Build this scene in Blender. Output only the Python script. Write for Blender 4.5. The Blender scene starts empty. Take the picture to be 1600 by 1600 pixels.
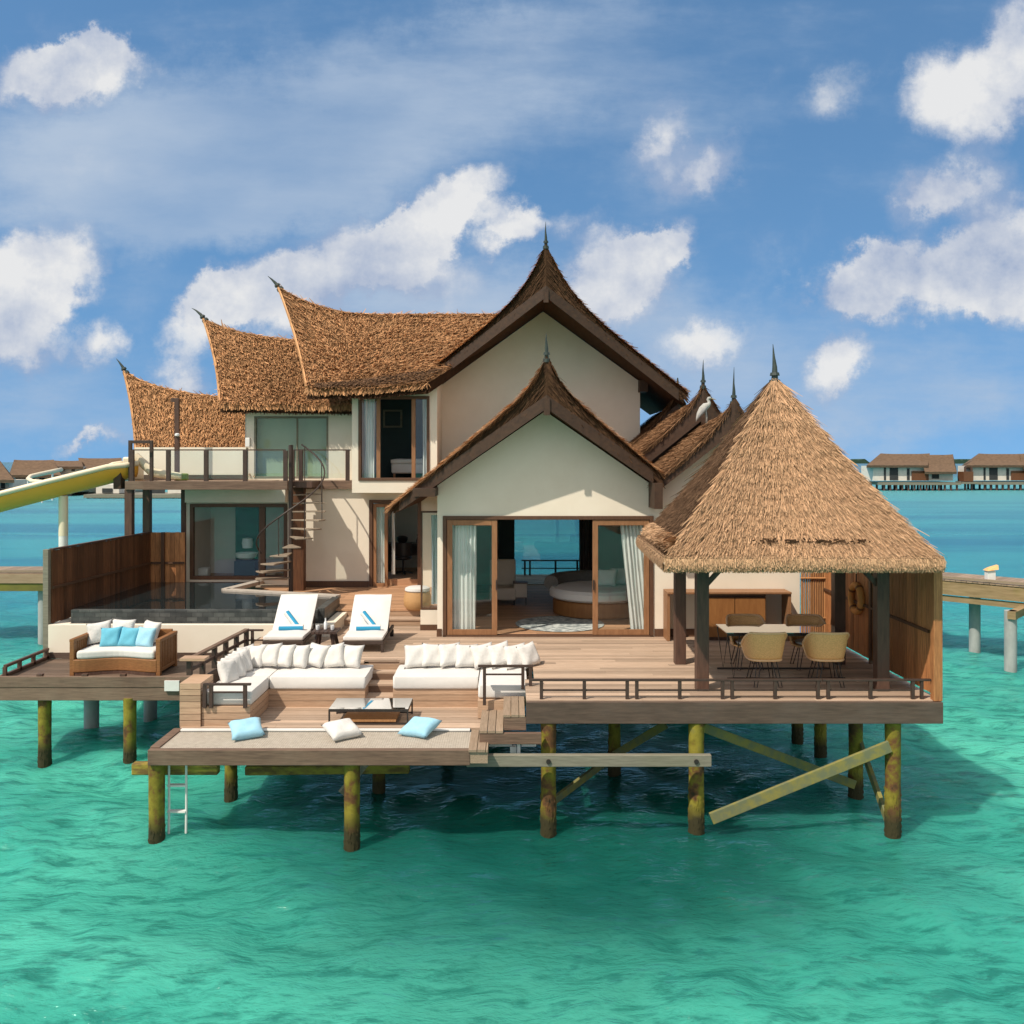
import bpy, math, random
import numpy as np
from mathutils import Vector, Matrix, Quaternion
random.seed(7); RNG = np.random.default_rng(7)
C = bpy.context.scene.collection
R = math.radians
# ------------------------------------------------------------------ camera, world, sun, exposure
F = 1422.0; H = 5.53                      # focal length in pixels of a 1600 px picture, eye height over the water
def X(px, d): return (px - 800.0) / F * d
def Z(py, d): return H - (py - 722.0) / F * d
sc = bpy.context.scene
cam_d = bpy.data.cameras.new('camera'); cam = bpy.data.objects.new('camera', cam_d); C.objects.link(cam)
cam.location = (0, 0, H); cam.rotation_euler = (R(90), 0, 0)
cam_d.sensor_width = 36; cam_d.lens = F / 1600 * 36; cam_d.shift_y = -0.04875
cam_d.clip_start = 0.1; cam_d.clip_end = 40000
sc.camera = cam
sc.view_settings.view_transform = 'Standard'; sc.view_settings.look = 'None'
sc.view_settings.exposure = 0.22; sc.view_settings.gamma = 1.0
try:
    sc.cycles.max_bounces = 8; sc.cycles.transparent_max_bounces = 12; sc.cycles.caustics_reflective = False
    sc.cycles.use_denoising = True
except Exception: pass
TO_SUN = Vector((-0.437, -0.427, 0.792)).normalized()
sun_d = bpy.data.lights.new('sun', 'SUN'); sun = bpy.data.objects.new('sun', sun_d); C.objects.link(sun)
sun_d.energy = 3.9; sun_d.angle = R(0.6); sun_d.color = (1.0, 0.90, 0.77)
sun.rotation_euler = (-TO_SUN).to_track_quat('-Z', 'Y').to_euler(); sun.location = (-20, -20, 40)

world = bpy.data.worlds.new('World'); sc.world = world; world.use_nodes = True
def build_world():
    nt = world.node_tree; N = nt.nodes; L = nt.links
    for n in list(N): N.remove(n)
    def nd(t, **k):
        n = N.new(t)
        for a, b in k.items(): setattr(n, a, b)
        return n
    def mth(op, a, b=None, clamp=False):
        n = nd('ShaderNodeMath', operation=op, use_clamp=clamp)
        for i, v in enumerate((a, b)):
            if v is None: continue
            if isinstance(v, (int, float)): n.inputs[i].default_value = v
            else: L.new(v, n.inputs[i])
        return n.outputs[0]
    out = nd('ShaderNodeOutputWorld'); bg = nd('ShaderNodeBackground'); bg.inputs[1].default_value = 0.125
    L.new(bg.outputs[0], out.inputs[0])
    sky = nd('ShaderNodeTexSky'); sky.sky_type = 'NISHITA'; sky.sun_disc = False
    sky.sun_elevation = math.asin(TO_SUN.z); sky.sun_rotation = math.atan2(TO_SUN.x, TO_SUN.y)
    sky.air_density = 1.0; sky.dust_density = 0.35; sky.ozone_density = 2.6
    tcs = nd('ShaderNodeTexCoord'); lift = nd('ShaderNodeVectorMath', operation='MULTIPLY_ADD'); L.new(tcs.outputs['Generated'], lift.inputs[0]); lift.inputs[1].default_value = (1, 1, .8); lift.inputs[2].default_value = (0, 0, .30)
    nrm = nd('ShaderNodeVectorMath', operation='NORMALIZE'); L.new(lift.outputs[0], nrm.inputs[0]); L.new(nrm.outputs[0], sky.inputs[0])
    tint = nd('ShaderNodeMix', data_type='RGBA', blend_type='MULTIPLY'); tint.inputs[0].default_value = 1
    L.new(sky.outputs[0], tint.inputs[6]); tint.inputs[7].default_value = SKY_TINT
    tc = nd('ShaderNodeTexCoord'); sep = nd('ShaderNodeSeparateXYZ'); L.new(tc.outputs['Generated'], sep.inputs[0])
    ay = mth('MAXIMUM', mth('ABSOLUTE', sep.outputs[1]), 0.12)
    u = mth('DIVIDE', sep.outputs[0], ay); v = mth('DIVIDE', sep.outputs[2], ay)
    cmb = nd('ShaderNodeCombineXYZ'); L.new(u, cmb.inputs[0]); L.new(v, cmb.inputs[1])
    # wind-torn edges: push the lookup about with noise at two scales
    def noise(scale, detail, rough=.55, src=None, off=(0, 0, 0)):
        mp = nd('ShaderNodeMapping'); mp.inputs['Location'].default_value = off
        L.new(src or cmb.outputs[0], mp.inputs[0])
        n = nd('ShaderNodeTexNoise'); n.inputs['Scale'].default_value = scale; n.inputs['Detail'].default_value = detail
        n.inputs['Roughness'].default_value = rough; L.new(mp.outputs[0], n.inputs['Vector']); return n
    nw = noise(8.0, 7, .66)
    sb = nd('ShaderNodeVectorMath', operation='SUBTRACT'); L.new(nw.outputs['Color'], sb.inputs[0]); sb.inputs[1].default_value = (.5, .5, .5)
    sl = nd('ShaderNodeVectorMath', operation='SCALE'); L.new(sb.outputs[0], sl.inputs[0]); sl.inputs['Scale'].default_value = 0.13
    ad = nd('ShaderNodeVectorMath', operation='ADD'); L.new(cmb.outputs[0], ad.inputs[0]); L.new(sl.outputs[0], ad.inputs[1])
    flat = nd('ShaderNodeVectorMath', operation='MULTIPLY'); L.new(ad.outputs[0], flat.inputs[0]); flat.inputs[1].default_value = (1, 1, 0)
    W = flat.outputs[0]
    def blobs(lst):
        acc = None
        for (cx, cy, rx, ry, rot, s) in lst:
            mp = nd('ShaderNodeMapping', vector_type='TEXTURE')
            mp.inputs['Location'].default_value = ((cx - 800) / F, (722 - cy) / F, 0)
            mp.inputs['Rotation'].default_value = (0, 0, R(rot)); mp.inputs['Scale'].default_value = (rx / F, ry / F, 1)
            L.new(W, mp.inputs[0])
            ln = nd('ShaderNodeVectorMath', operation='LENGTH'); L.new(mp.outputs[0], ln.inputs[0])
            f = mth('MULTIPLY', mth('SUBTRACT', 1.0, ln.outputs['Value'], clamp=True), s)
            acc = f if acc is None else mth('ADD', acc, f)
        return acc
    cum = blobs([(a, b, c * 1.14, d * 1.14, e, f * 1.08) for a, b, c, d, e, f in CUMULUS]); veil = blobs(VEILS)
    n1d = noise(4.0, 3, .5, off=(3, 1, 0))
    n1 = noise(10.0, 9, .62, off=(3, 1, 0)); n2 = noise(3.2, 6, .62, off=(7, 2, 0))
    # cumulus: hard upper edge, soft inside
    d = mth('ADD', cum, mth('MULTIPLY', mth('SUBTRACT', n1.outputs[0], .5), .85))
    rm = nd('ShaderNodeMapRange', interpolation_type='SMOOTHSTEP'); L.new(d, rm.inputs[0])
    rm.inputs[1].default_value = .0; rm.inputs[2].default_value = .75
    # veil: thin streaky layer
    mp = nd('ShaderNodeMapping'); mp.inputs['Scale'].default_value = (1, 3.2, 1); mp.inputs['Rotation'].default_value = (0, 0, R(8)); L.new(cmb.outputs[0], mp.inputs[0])
    n3 = noise(2.6, 7, .62, src=mp.outputs[0], off=(1, 5, 0))
    dv = mth('ADD', veil, mth('MULTIPLY', mth('SUBTRACT', n3.outputs[0], .5), 1.5))
    dv = mth('ADD', dv, mth('MULTIPLY', mth('SUBTRACT', n2.outputs[0], .5), .7))
    rv = nd('ShaderNodeMapRange', interpolation_type='SMOOTHSTEP'); L.new(dv, rv.inputs[0])
    rv.inputs[1].default_value = .02; rv.inputs[2].default_value = 1.0; rv.inputs[4].default_value = .9
    mv = nd('ShaderNodeMix', data_type='RGBA'); vt = nd('ShaderNodeMapRange'); L.new(mth('ADD', mth('MULTIPLY', n1d.outputs[0], .5), mth('MULTIPLY', n3.outputs[0], .5)), vt.inputs[0]); vt.inputs[1].default_value = .36; vt.inputs[2].default_value = .60; vt.inputs[3].default_value = .45; vt.inputs[4].default_value = 1.05
    L.new(mth('MULTIPLY', rv.outputs[0], vt.outputs[0], True), mv.inputs[0]); L.new(tint.outputs[2], mv.inputs[6])
    mv.inputs[7].default_value = VEIL_COL
    # cumulus body: lit top, greyer where thick and low
    n1b = noise(10.0, 5, .62, off=(3 + .012, 1 - .026, 0)); n1c = noise(4.0, 3, .5, off=(3 + .03, 1 - .075, 0))
    dif = mth('ADD', mth('MULTIPLY', mth('SUBTRACT', n1.outputs[0], n1b.outputs[0]), 1.2), mth('MULTIPLY', mth('SUBTRACT', n1d.outputs[0], n1c.outputs[0]), 1.7))
    dif = mth('ADD', dif, mth('MULTIPLY', rm.outputs[0], .42))
    rs = nd('ShaderNodeMapRange'); L.new(dif, rs.inputs[0]); rs.inputs[1].default_value = .0; rs.inputs[2].default_value = .60
    cc = nd('ShaderNodeMix', data_type='RGBA'); L.new(rs.outputs[0], cc.inputs[0])
    cc.inputs[6].default_value = CLOUD_SHADE; cc.inputs[7].default_value = CLOUD_LIT
    mc = nd('ShaderNodeMix', data_type='RGBA'); L.new(mth('MULTIPLY', rm.outputs[0], .96), mc.inputs[0])
    L.new(mv.outputs[2], mc.inputs[6]); L.new(cc.outputs[2], mc.inputs[7])
    def ramp(v, a, b):
        n = nd('ShaderNodeMapRange', interpolation_type='SMOOTHSTEP'); L.new(v, n.inputs[0]); n.inputs[1].default_value = a; n.inputs[2].default_value = b; return n.outputs[0]
    ov = mth('MAXIMUM', ramp(sep.outputs[2], .50, .72), ramp(sep.outputs[1], -.02, -.35))  # added bright cloud overhead and behind the camera, out of view, lifts the shade
    no = noise(2.2, 4, .6, src=tc.outputs['Generated']); ov = mth('MULTIPLY', ov, ramp(no.outputs[0], .25, .60))
    mo = nd('ShaderNodeMix', data_type='RGBA'); L.new(mth('MULTIPLY', ov, .85), mo.inputs[0]); L.new(mc.outputs[2], mo.inputs[6]); mo.inputs[7].default_value = (6.4, 6.1, 5.6, 1)
    L.new(mo.outputs[2], bg.inputs[0])
SKY_TINT = (0.82, 1.10, 1.14, 1)
VEIL_COL = (3.1, 3.8, 4.8, 1); CLOUD_SHADE = (2.5, 3.05, 4.2, 1); CLOUD_LIT = (5.7, 5.7, 5.7, 1)
# (cx, cy, rx, ry, rotation, strength) in picture pixels of the sky seen from the camera's direction
CUMULUS = [(110, 105, 130, 62, 0, 1.5), (135, 75, 70, 42, 0, 1.1),
    (55, 425, 110, 75, 20, 1.3), (25, 530, 110, 55, 0, 1.0), (160, 535, 50, 50, 50, .8), (20, 470, 90, 60, 0, .8),
    (675, 345, 135, 52, 28, 1.5), (575, 395, 130, 70, 15, 1.3), (430, 465, 130, 70, 10, 1.3), (335, 490, 90, 45, 30, 1.0), (640, 430, 130, 55, 0, .7),
    (790, 358, 62, 38, 25, 1.0), (880, 350, 90, 40, 10, .55), (965, 415, 105, 70, 20, 1.45), (1025, 382, 80, 38, 25, 1.1), (950, 480, 100, 50, 0, .6), (1095, 540, 90, 42, 20, .8),
    (1530, 145, 115, 85, 15, 1.3), (1590, 65, 65, 80, 0, .9), (1500, 280, 100, 50, 20, .75), (1440, 325, 60, 40, 30, .5),
    (1440, 445, 165, 70, 8, 1.4), (1575, 385, 100, 95, 20, 1.5), (1330, 455, 95, 62, 15, 1.0), (1590, 470, 110, 55, 0, 1.1),
    (1310, 572, 62, 42, 30, 1.0), (1040, 205, 45, 85, -35, .7), (1105, 250, 85, 45, 20, .75), (1285, 150, 80, 50, 35, .45), (270, 580, 60, 40, 40, .6), (140, 690, 60, 16, 10, .7)]
VEILS = [(240, 240, 520, 170, 0, 1.2), (520, 210, 460, 180, 12, .95), (760, 60, 620, 130, 4, .5), (300, 330, 420, 90, 0, .5), (240, 430, 160, 120, 30, .45),
    (950, 480, 300, 130, 0, .6), (1080, 240, 200, 160, 30, .45), (620, 480, 300, 130, 0, .7), (120, 600, 320, 90, 0, .55), (1450, 560, 350, 120, 0, .45), (1450, 300, 260, 160, 20, .45), (1300, 640, 420, 90, 0, .6), (800, 560, 900, 200, 0, .35), (200, 680, 500, 70, 0, .5), (1150, 560, 300, 110, 10, .5), (980, 130, 420, 150, 10, .35)]
build_world()

# ------------------------------------------------------------------ materials
MATS = {}
def mat(name, c1, c2=None, rough=.65, scale=(1, 1, 1), freq=6.0, detail=6, bump=.15, island=0.0, spec=.35, dirt=0.0, dirt_col=(.05, .045, .035), metal=0.0, ramp=(.3, .7), bdist=.01, sheen=0.0):
    if name in MATS: return MATS[name]
    m = bpy.data.materials.new(name); m.use_nodes = True; MATS[name] = m
    nt = m.node_tree; N = nt.nodes; L = nt.links; b = N['Principled BSDF']
    b.inputs['Roughness'].default_value = rough; b.inputs['Specular IOR Level'].default_value = spec; b.inputs['Metallic'].default_value = metal
    if sheen: b.inputs['Sheen Weight'].default_value = sheen
    tc = N.new('ShaderNodeTexCoord'); mp = N.new('ShaderNodeMapping'); mp.inputs['Scale'].default_value = scale
    L.new(tc.outputs['Object'], mp.inputs[0])
    vec = mp.outputs[0]
    if island:
        geo = N.new('ShaderNodeNewGeometry')
        off = N.new('ShaderNodeVectorMath'); off.operation = 'SCALE'; off.inputs[0].default_value = (37, 53, 71); L.new(geo.outputs['Random Per Island'], off.inputs['Scale'])
        a = N.new('ShaderNodeVectorMath'); a.operation = 'ADD'; L.new(vec, a.inputs[0]); L.new(off.outputs[0], a.inputs[1]); vec = a.outputs[0]
    n = N.new('ShaderNodeTexNoise'); n.inputs['Scale'].default_value = freq; n.inputs['Detail'].default_value = detail; n.inputs['Roughness'].default_value = .6
    L.new(vec, n.inputs['Vector'])
    rp = N.new('ShaderNodeMapRange'); L.new(n.outputs[0], rp.inputs[0]); rp.inputs[1].default_value = ramp[0]; rp.inputs[2].default_value = ramp[1]
    mx = N.new('ShaderNodeMix'); mx.data_type = 'RGBA'; L.new(rp.outputs[0], mx.inputs[0])
    mx.inputs[6].default_value = (*c1, 1); mx.inputs[7].default_value = (*(c2 or [x * .75 for x in c1]), 1)
    col = mx.outputs[2]
    if island:
        mr = N.new('ShaderNodeMapRange'); L.new(geo.outputs['Random Per Island'], mr.inputs[0]); mr.inputs[3].default_value = 1 - island; mr.inputs[4].default_value = 1 + island * .7
        s = N.new('ShaderNodeVectorMath'); s.operation = 'SCALE'; L.new(col, s.inputs[0]); L.new(mr.outputs[0], s.inputs['Scale']); col = s.outputs[0]
    if dirt:
        n2 = N.new('ShaderNodeTexNoise'); n2.inputs['Scale'].default_value = .9; n2.inputs['Detail'].default_value = 8; n2.inputs['Roughness'].default_value = .65
        L.new(tc.outputs['Object'], n2.inputs['Vector'])
        r2 = N.new('ShaderNodeMapRange'); L.new(n2.outputs[0], r2.inputs[0]); r2.inputs[1].default_value = .48; r2.inputs[2].default_value = .78; r2.inputs[4].default_value = dirt
        m2 = N.new('ShaderNodeMix'); m2.data_type = 'RGBA'; L.new(r2.outputs[0], m2.inputs[0]); L.new(col, m2.inputs[6]); m2.inputs[7].default_value = (*dirt_col, 1); col = m2.outputs[2]
    L.new(col, b.inputs['Base Color'])
    if bump:
        bp = N.new('ShaderNodeBump'); bp.inputs['Strength'].default_value = bump; bp.inputs['Distance'].default_value = bdist
        L.new(n.outputs[0], bp.inputs['Height']); L.new(bp.outputs[0], b.inputs['Normal'])
    return m
deck_wood = mat('deck_wood', (.53, .39, .285), (.40, .28, .195), .62, (1.2, 16, 16), 3, island=.32, bump=.2, dirt=.25, dirt_col=(.30, .22, .16))
deck_wood_cross = mat('deck_wood_cross', (.36, .26, .18), (.25, .18, .12), .65, (16, 1.2, 16), 3, island=.25, bump=.2, dirt=.3, dirt_col=(.22, .18, .14))
clad_wood = mat('clad_wood', (.50, .335, .22), (.36, .23, .145), .6, (1.5, 14, 22), 3, island=.25, bump=.2)
terrace_wood = mat('terrace_wood', (.52, .30, .17), (.40, .22, .12), .6, (1.2, 16, 16), 3, island=.2, bump=.2)
old_wood = mat('weathered_wood', (.23, .145, .098), (.11, .068, .048), .75, (1.0, 8, 14), 3, island=.2, bump=.3, dirt=.55, dirt_col=(.27, .20, .14))
grey_wood = mat('grey_wood', (.27, .25, .19), (.17, .155, .115), .75, (1.0, 8, 14), 3, bump=.3, dirt=.4, dirt_col=(.16, .17, .07))
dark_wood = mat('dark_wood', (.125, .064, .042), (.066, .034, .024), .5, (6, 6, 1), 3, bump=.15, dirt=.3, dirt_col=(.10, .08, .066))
fascia_dark = mat('fascia_wood', (.125, .082, .06), (.07, .046, .034), .6, (1, 10, 10), 3, bump=.2, dirt=.5, dirt_col=(.13, .105, .09))
rail_wood = mat('rail_wood', (.075, .044, .033), (.042, .026, .02), .55, (6, 6, 3), 3, bump=.1)
board_wood = mat('bargeboard_wood', (.074, .038, .021), (.04, .022, .014), .65, (3, 3, 3), 4, bump=.2, dirt=.25, dirt_col=(.11, .062, .036))
fence_wood = mat('fence_wood', (.20, .082, .034), (.09, .036, .016), .6, (14, 14, 1.2), 3, island=.4, bump=.3, dirt=.3, dirt_col=(.04, .022, .015))
screen_wood = mat('screen_wood', (.62, .265, .10), (.32, .13, .048), .6, (14, 14, 1.2), 3, island=.3, bump=.3, dirt=.3, dirt_col=(.08, .045, .028))
bamboo = mat('bamboo', (.50, .25, .10), (.32, .15, .06), .5, (10, 10, 1.2), 4, island=.3, bump=.2)
teak = mat('teak', (.33, .165, .078), (.24, .115, .052), .5, (8, 8, 1.5), 3, bump=.1)
teak_dark = mat('teak_dark', (.13, .065, .035), (.085, .042, .024), .5, (8, 8, 1.5), 3, bump=.1)
cabinet_wood = mat('cabinet_wood', (.33, .145, .045), (.25, .10, .03), .5, (6, 6, 1.2), 3, bump=.1)
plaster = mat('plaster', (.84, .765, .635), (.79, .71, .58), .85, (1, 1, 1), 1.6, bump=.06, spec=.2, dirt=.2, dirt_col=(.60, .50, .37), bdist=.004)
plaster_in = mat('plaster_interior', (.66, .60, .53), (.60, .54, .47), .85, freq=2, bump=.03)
thatch = mat('thatch', (.67, .375, .185), (.44, .225, .10), .85, freq=1.3, island=.55, bump=0, spec=.1, dirt=.5, dirt_col=(.27, .155, .08))
thatch_pale = mat('thatch_pale', (.60, .375, .22), (.44, .262, .143), .85, freq=1.3, island=.5, bump=0, spec=.1, dirt=.28, dirt_col=(.36, .21, .10))
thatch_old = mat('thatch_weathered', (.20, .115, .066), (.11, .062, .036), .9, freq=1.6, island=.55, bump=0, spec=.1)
thatch_brown = mat('thatch_brown', (.34, .19, .10), (.17, .09, .045), .9, freq=1.6, island=.6, bump=0, spec=.1)
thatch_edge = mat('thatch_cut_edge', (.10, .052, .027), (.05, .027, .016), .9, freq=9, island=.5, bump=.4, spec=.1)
fabric = mat('white_fabric', (.70, .67, .63), (.66, .63, .59), .9, freq=5, bump=.25, spec=.15, sheen=.2, bdist=.02)
fabric_pillow = mat('pillow_fabric', (.70, .67, .63), (.63, .60, .56), .9, freq=7, bump=.9, spec=.15, sheen=.2, bdist=.02)
fabric_blue = mat('blue_fabric', (.15, .47, .60), (.12, .40, .53), .9, freq=9, bump=.4, spec=.15, sheen=.2, bdist=.02)
fabric_pale = mat('pale_blue_fabric', (.36, .62, .74), (.30, .56, .70), .9, freq=9, bump=.4, spec=.15, sheen=.2, bdist=.02)
towel_blue = mat('towel_blue', (.04, .32, .52), (.03, .26, .45), .95, freq=60, bump=.5)
curtain_mat = mat('curtain', (.84, .84, .80), (.78, .79, .75), .85, freq=4, bump=.1)
curtain_dark = mat('curtain_dark', (.14, .11, .09), (.10, .08, .066), .85, freq=4, bump=.1)
metal_dark = mat('dark_metal', (.035, .028, .024), (.025, .02, .018), .4, freq=8, bump=.05)
metal_rust = mat('bronze_metal', (.07, .048, .038), (.045, .031, .025), .5, freq=8, bump=.05)
steel = mat('steel', (.7, .7, .7), (.6, .6, .6), .3, freq=8, bump=.02, metal=.8)
concrete = mat('concrete', (.42, .42, .40), (.30, .31, .30), .8, (1, 1, .5), 5, bump=.3, dirt=.5, dirt_col=(.14, .17, .13))
stone_tread = mat('stone_tread', (.50, .44, .37), (.38, .33, .28), .75, freq=9, bump=.2)
rattan = mat('rattan', (.88, .50, .21), (.74, .40, .155), .6, (1, 1, 1), 70, 2, bump=1.0, bdist=.006, ramp=(.44, .56))
rattan_dark = mat('brown_rattan', (.30, .13, .045), (.20, .085, .03), .5, (1, 1, 5), 14, 3, bump=.5, bdist=.006)
finial_mat = mat('finial', (.055, .065, .055), (.028, .04, .036), .5, freq=12, bump=.3)
cream_paint = mat('cream_fibreglass', (.80, .69, .50), (.76, .65, .46), .35, freq=1.5, bump=.02)
slide_yellow = mat('olive_yellow_fibreglass', (.92, .44, .05), (.80, .40, .045), .38, (.6, 1, 1), 1.2, bump=.02, dirt=.25, dirt_col=(.22, .24, .08))
white_paint = mat('white_paint', (.8, .78, .74), (.72, .70, .66), .6, freq=4, bump=.05)
net_mat = mat('net_rope', (.50, .44, .365), (.41, .355, .29), .85, freq=12, bump=.2)
dark_room = mat('dark_interior', (.045, .05, .05), (.03, .034, .034), .8, freq=2, bump=.05)
teal_dark = mat('dark_teal_panel', (.03, .055, .058), (.02, .04, .042), .6, freq=2, bump=.05)
grey_fabric = mat('grey_fabric', (.20, .185, .165), (.15, .14, .125), .9, freq=20, bump=.3)
rug_mat = mat('rug', (.55, .58, .55), (.22, .25, .25), .95, freq=7, bump=.4, ramp=(.42, .58))
ceramic = mat('ceramic', (.85, .85, .84), (.8, .8, .79), .2, freq=3, bump=0)
feather = mat('heron_feather', (.50, .49, .45), (.36, .35, .32), .8, freq=14, bump=.3)
bill_mat = mat('heron_bill', (.45, .33, .12), (.35, .25, .1), .5, freq=9, bump=.1)
far_wall = mat('far_plaster', (.72, .67, .58), (.62, .57, .49), .9, freq=1.5, bump=0)
far_roof = mat('far_thatch', (.19, .12, .073), (.095, .06, .038), .95, (1, 4, 4), 1.6, bump=.5, bdist=.1)
leaf_far = mat('far_foliage', (.035, .075, .045), (.02, .05, .03), .9, freq=.02, bump=0)
def moss_pile_mat():
    m = bpy.data.materials.new('mossy_timber'); m.use_nodes = True; nt = m.node_tree; N = nt.nodes; L = nt.links; b = N['Principled BSDF']
    b.inputs['Roughness'].default_value = .8; b.inputs['Specular IOR Level'].default_value = .25
    tc = N.new('ShaderNodeTexCoord'); oi = N.new('ShaderNodeObjectInfo')
    ad = N.new('ShaderNodeVectorMath'); ad.operation = 'MULTIPLY_ADD'; L.new(oi.outputs['Random'], ad.inputs[0]); ad.inputs[1].default_value = (31, 17, 23); L.new(tc.outputs['Object'], ad.inputs[2])
    n = N.new('ShaderNodeTexNoise'); n.inputs['Scale'].default_value = 3.2; n.inputs['Detail'].default_value = 7; n.inputs['Roughness'].default_value = .65; L.new(ad.outputs[0], n.inputs['Vector'])
    r = N.new('ShaderNodeValToRGB'); L.new(n.outputs[0], r.inputs[0]); e = r.color_ramp.elements
    e[0].position = .30; e[0].color = (.035, .03, .016, 1); e[1].position = .75; e[1].color = (.16, .15, .055, 1)
    k = e.new(.42); k.color = (.14, .065, .025, 1); k = e.new(.50); k.color = (.19, .155, .02, 1); k = e.new(.62); k.color = (.27, .225, .03, 1)
    # dark wet growth band where the tide reaches
    sp = N.new('ShaderNodeSeparateXYZ'); L.new(tc.outputs['Object'], sp.inputs[0])
    w = N.new('ShaderNodeMath'); w.operation = 'MULTIPLY_ADD'; L.new(n.outputs[0], w.inputs[0]); w.inputs[1].default_value = -.5; L.new(sp.outputs[2], w.inputs[2])
    mr = N.new('ShaderNodeMapRange'); L.new(w.outputs[0], mr.inputs[0]); mr.inputs[1].default_value = .20; mr.inputs[2].default_value = -.05
    mx = N.new('ShaderNodeMix'); mx.data_type = 'RGBA'; L.new(mr.outputs[0], mx.inputs[0]); L.new(r.outputs[0], mx.inputs[6]); mx.inputs[7].default_value = (.045, .038, .016, 1)
    L.new(mx.outputs[2], b.inputs['Base Color'])
    bp = N.new('ShaderNodeBump'); bp.inputs['Strength'].default_value = .5; bp.inputs['Distance'].default_value = .03; L.new(n.outputs[0], bp.inputs['Height']); L.new(bp.outputs[0], b.inputs['Normal'])
    return m
moss = moss_pile_mat()
def glass_mat(name, tint, refl=1.0, rough=.0):
    m = bpy.data.materials.new(name); m.use_nodes = True; nt = m.node_tree; N = nt.nodes; L = nt.links
    for n in list(N): N.remove(n)
    o = N.new('ShaderNodeOutputMaterial'); t = N.new('ShaderNodeBsdfTransparent'); t.inputs[0].default_value = (*tint, 1)
    g = N.new('ShaderNodeBsdfGlossy'); g.inputs['Roughness'].default_value = rough; fr = N.new('ShaderNodeFresnel'); geo = N.new('ShaderNodeNewGeometry'); io = N.new('ShaderNodeMapRange'); L.new(geo.outputs['Backfacing'], io.inputs[0]); io.inputs[3].default_value = 1.5; io.inputs[4].default_value = 1 / 1.5; L.new(io.outputs[0], fr.inputs[0])
    k = N.new('ShaderNodeMath'); k.operation = 'MULTIPLY'; k.use_clamp = True; L.new(fr.outputs[0], k.inputs[0]); k.inputs[1].default_value = refl
    mx = N.new('ShaderNodeMixShader'); L.new(k.outputs[0], mx.inputs[0]); L.new(t.outputs[0], mx.inputs[1]); L.new(g.outputs[0], mx.inputs[2]); L.new(mx.outputs[0], o.inputs[0])
    return m
glass = glass_mat('window_glass', (.96, .98, .975), 1.1)
glass_rear = glass_mat('rear_window_glass', (.66, .74, .73), 1.5)
glass_clear = glass_mat('clear_glass', (.92, .96, .95), 1.0)
glass_table = glass_mat('table_glass', (.45, .42, .38), 4.5, .03)
glass_teal = glass_mat('teal_glass', (.86, .94, .88), .6)
def stone_mat():
    m = bpy.data.materials.new('pool_stone'); m.use_nodes = True; nt = m.node_tree; N = nt.nodes; L = nt.links; b = N['Principled BSDF']; b.inputs['Roughness'].default_value = .45
    tc = N.new('ShaderNodeTexCoord'); sp = N.new('ShaderNodeSeparateXYZ'); L.new(tc.outputs['Object'], sp.inputs[0])
    s = N.new('ShaderNodeMath'); s.operation = 'ADD'; L.new(sp.outputs[0], s.inputs[0]); L.new(sp.outputs[1], s.inputs[1])
    cb = N.new('ShaderNodeCombineXYZ'); L.new(s.outputs[0], cb.inputs[0]); L.new(sp.outputs[2], cb.inputs[1])
    br = N.new('ShaderNodeTexBrick'); L.new(cb.outputs[0], br.inputs['Vector']); br.inputs['Scale'].default_value = 1
    br.inputs['Brick Width'].default_value = .22; br.inputs['Row Height'].default_value = .09; br.inputs['Mortar Size'].default_value = .004
    br.inputs['Color1'].default_value = (.085, .088, .082, 1); br.inputs['Color2'].default_value = (.035, .038, .037, 1); br.inputs['Mortar'].default_value = (.02, .021, .021, 1)
    n = N.new('ShaderNodeTexNoise'); n.inputs['Scale'].default_value = 7; n.inputs['Detail'].default_value = 6; L.new(tc.outputs['Object'], n.inputs['Vector'])
    mx = N.new('ShaderNodeMix'); mx.data_type = 'RGBA'; mx.blend_type = 'OVERLAY'; mx.inputs[0].default_value = .7; L.new(br.outputs[0], mx.inputs[6]); L.new(n.outputs[0], mx.inputs[7]); L.new(mx.outputs[2], b.inputs['Base Color'])
    bp = N.new('ShaderNodeBump'); bp.inputs['Strength'].default_value = .5; bp.inputs['Distance'].default_value = .01; L.new(br.outputs['Fac'], bp.inputs['Height']); bp.invert = True; L.new(bp.outputs[0], b.inputs['Normal'])
    return m
pool_stone = stone_mat()
def pool_water_mat():
    m = bpy.data.materials.new('pool_water'); m.use_nodes = True; nt = m.node_tree; N = nt.nodes; L = nt.links; b = N['Principled BSDF']
    b.inputs['Base Color'].default_value = (.012, .02, .022, 1); b.inputs['Roughness'].default_value = .03; b.inputs['IOR'].default_value = 1.45; b.inputs['Specular IOR Level'].default_value = .8
    tc = N.new('ShaderNodeTexCoord'); n = N.new('ShaderNodeTexNoise'); n.inputs['Scale'].default_value = 2.0; L.new(tc.outputs['Object'], n.inputs['Vector'])
    bp = N.new('ShaderNodeBump'); bp.inputs['Strength'].default_value = .05; bp.inputs['Distance'].default_value = .05; L.new(n.outputs[0], bp.inputs['Height']); L.new(bp.outputs[0], b.inputs['Normal'])
    return m
pool_water = pool_water_mat()
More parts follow.
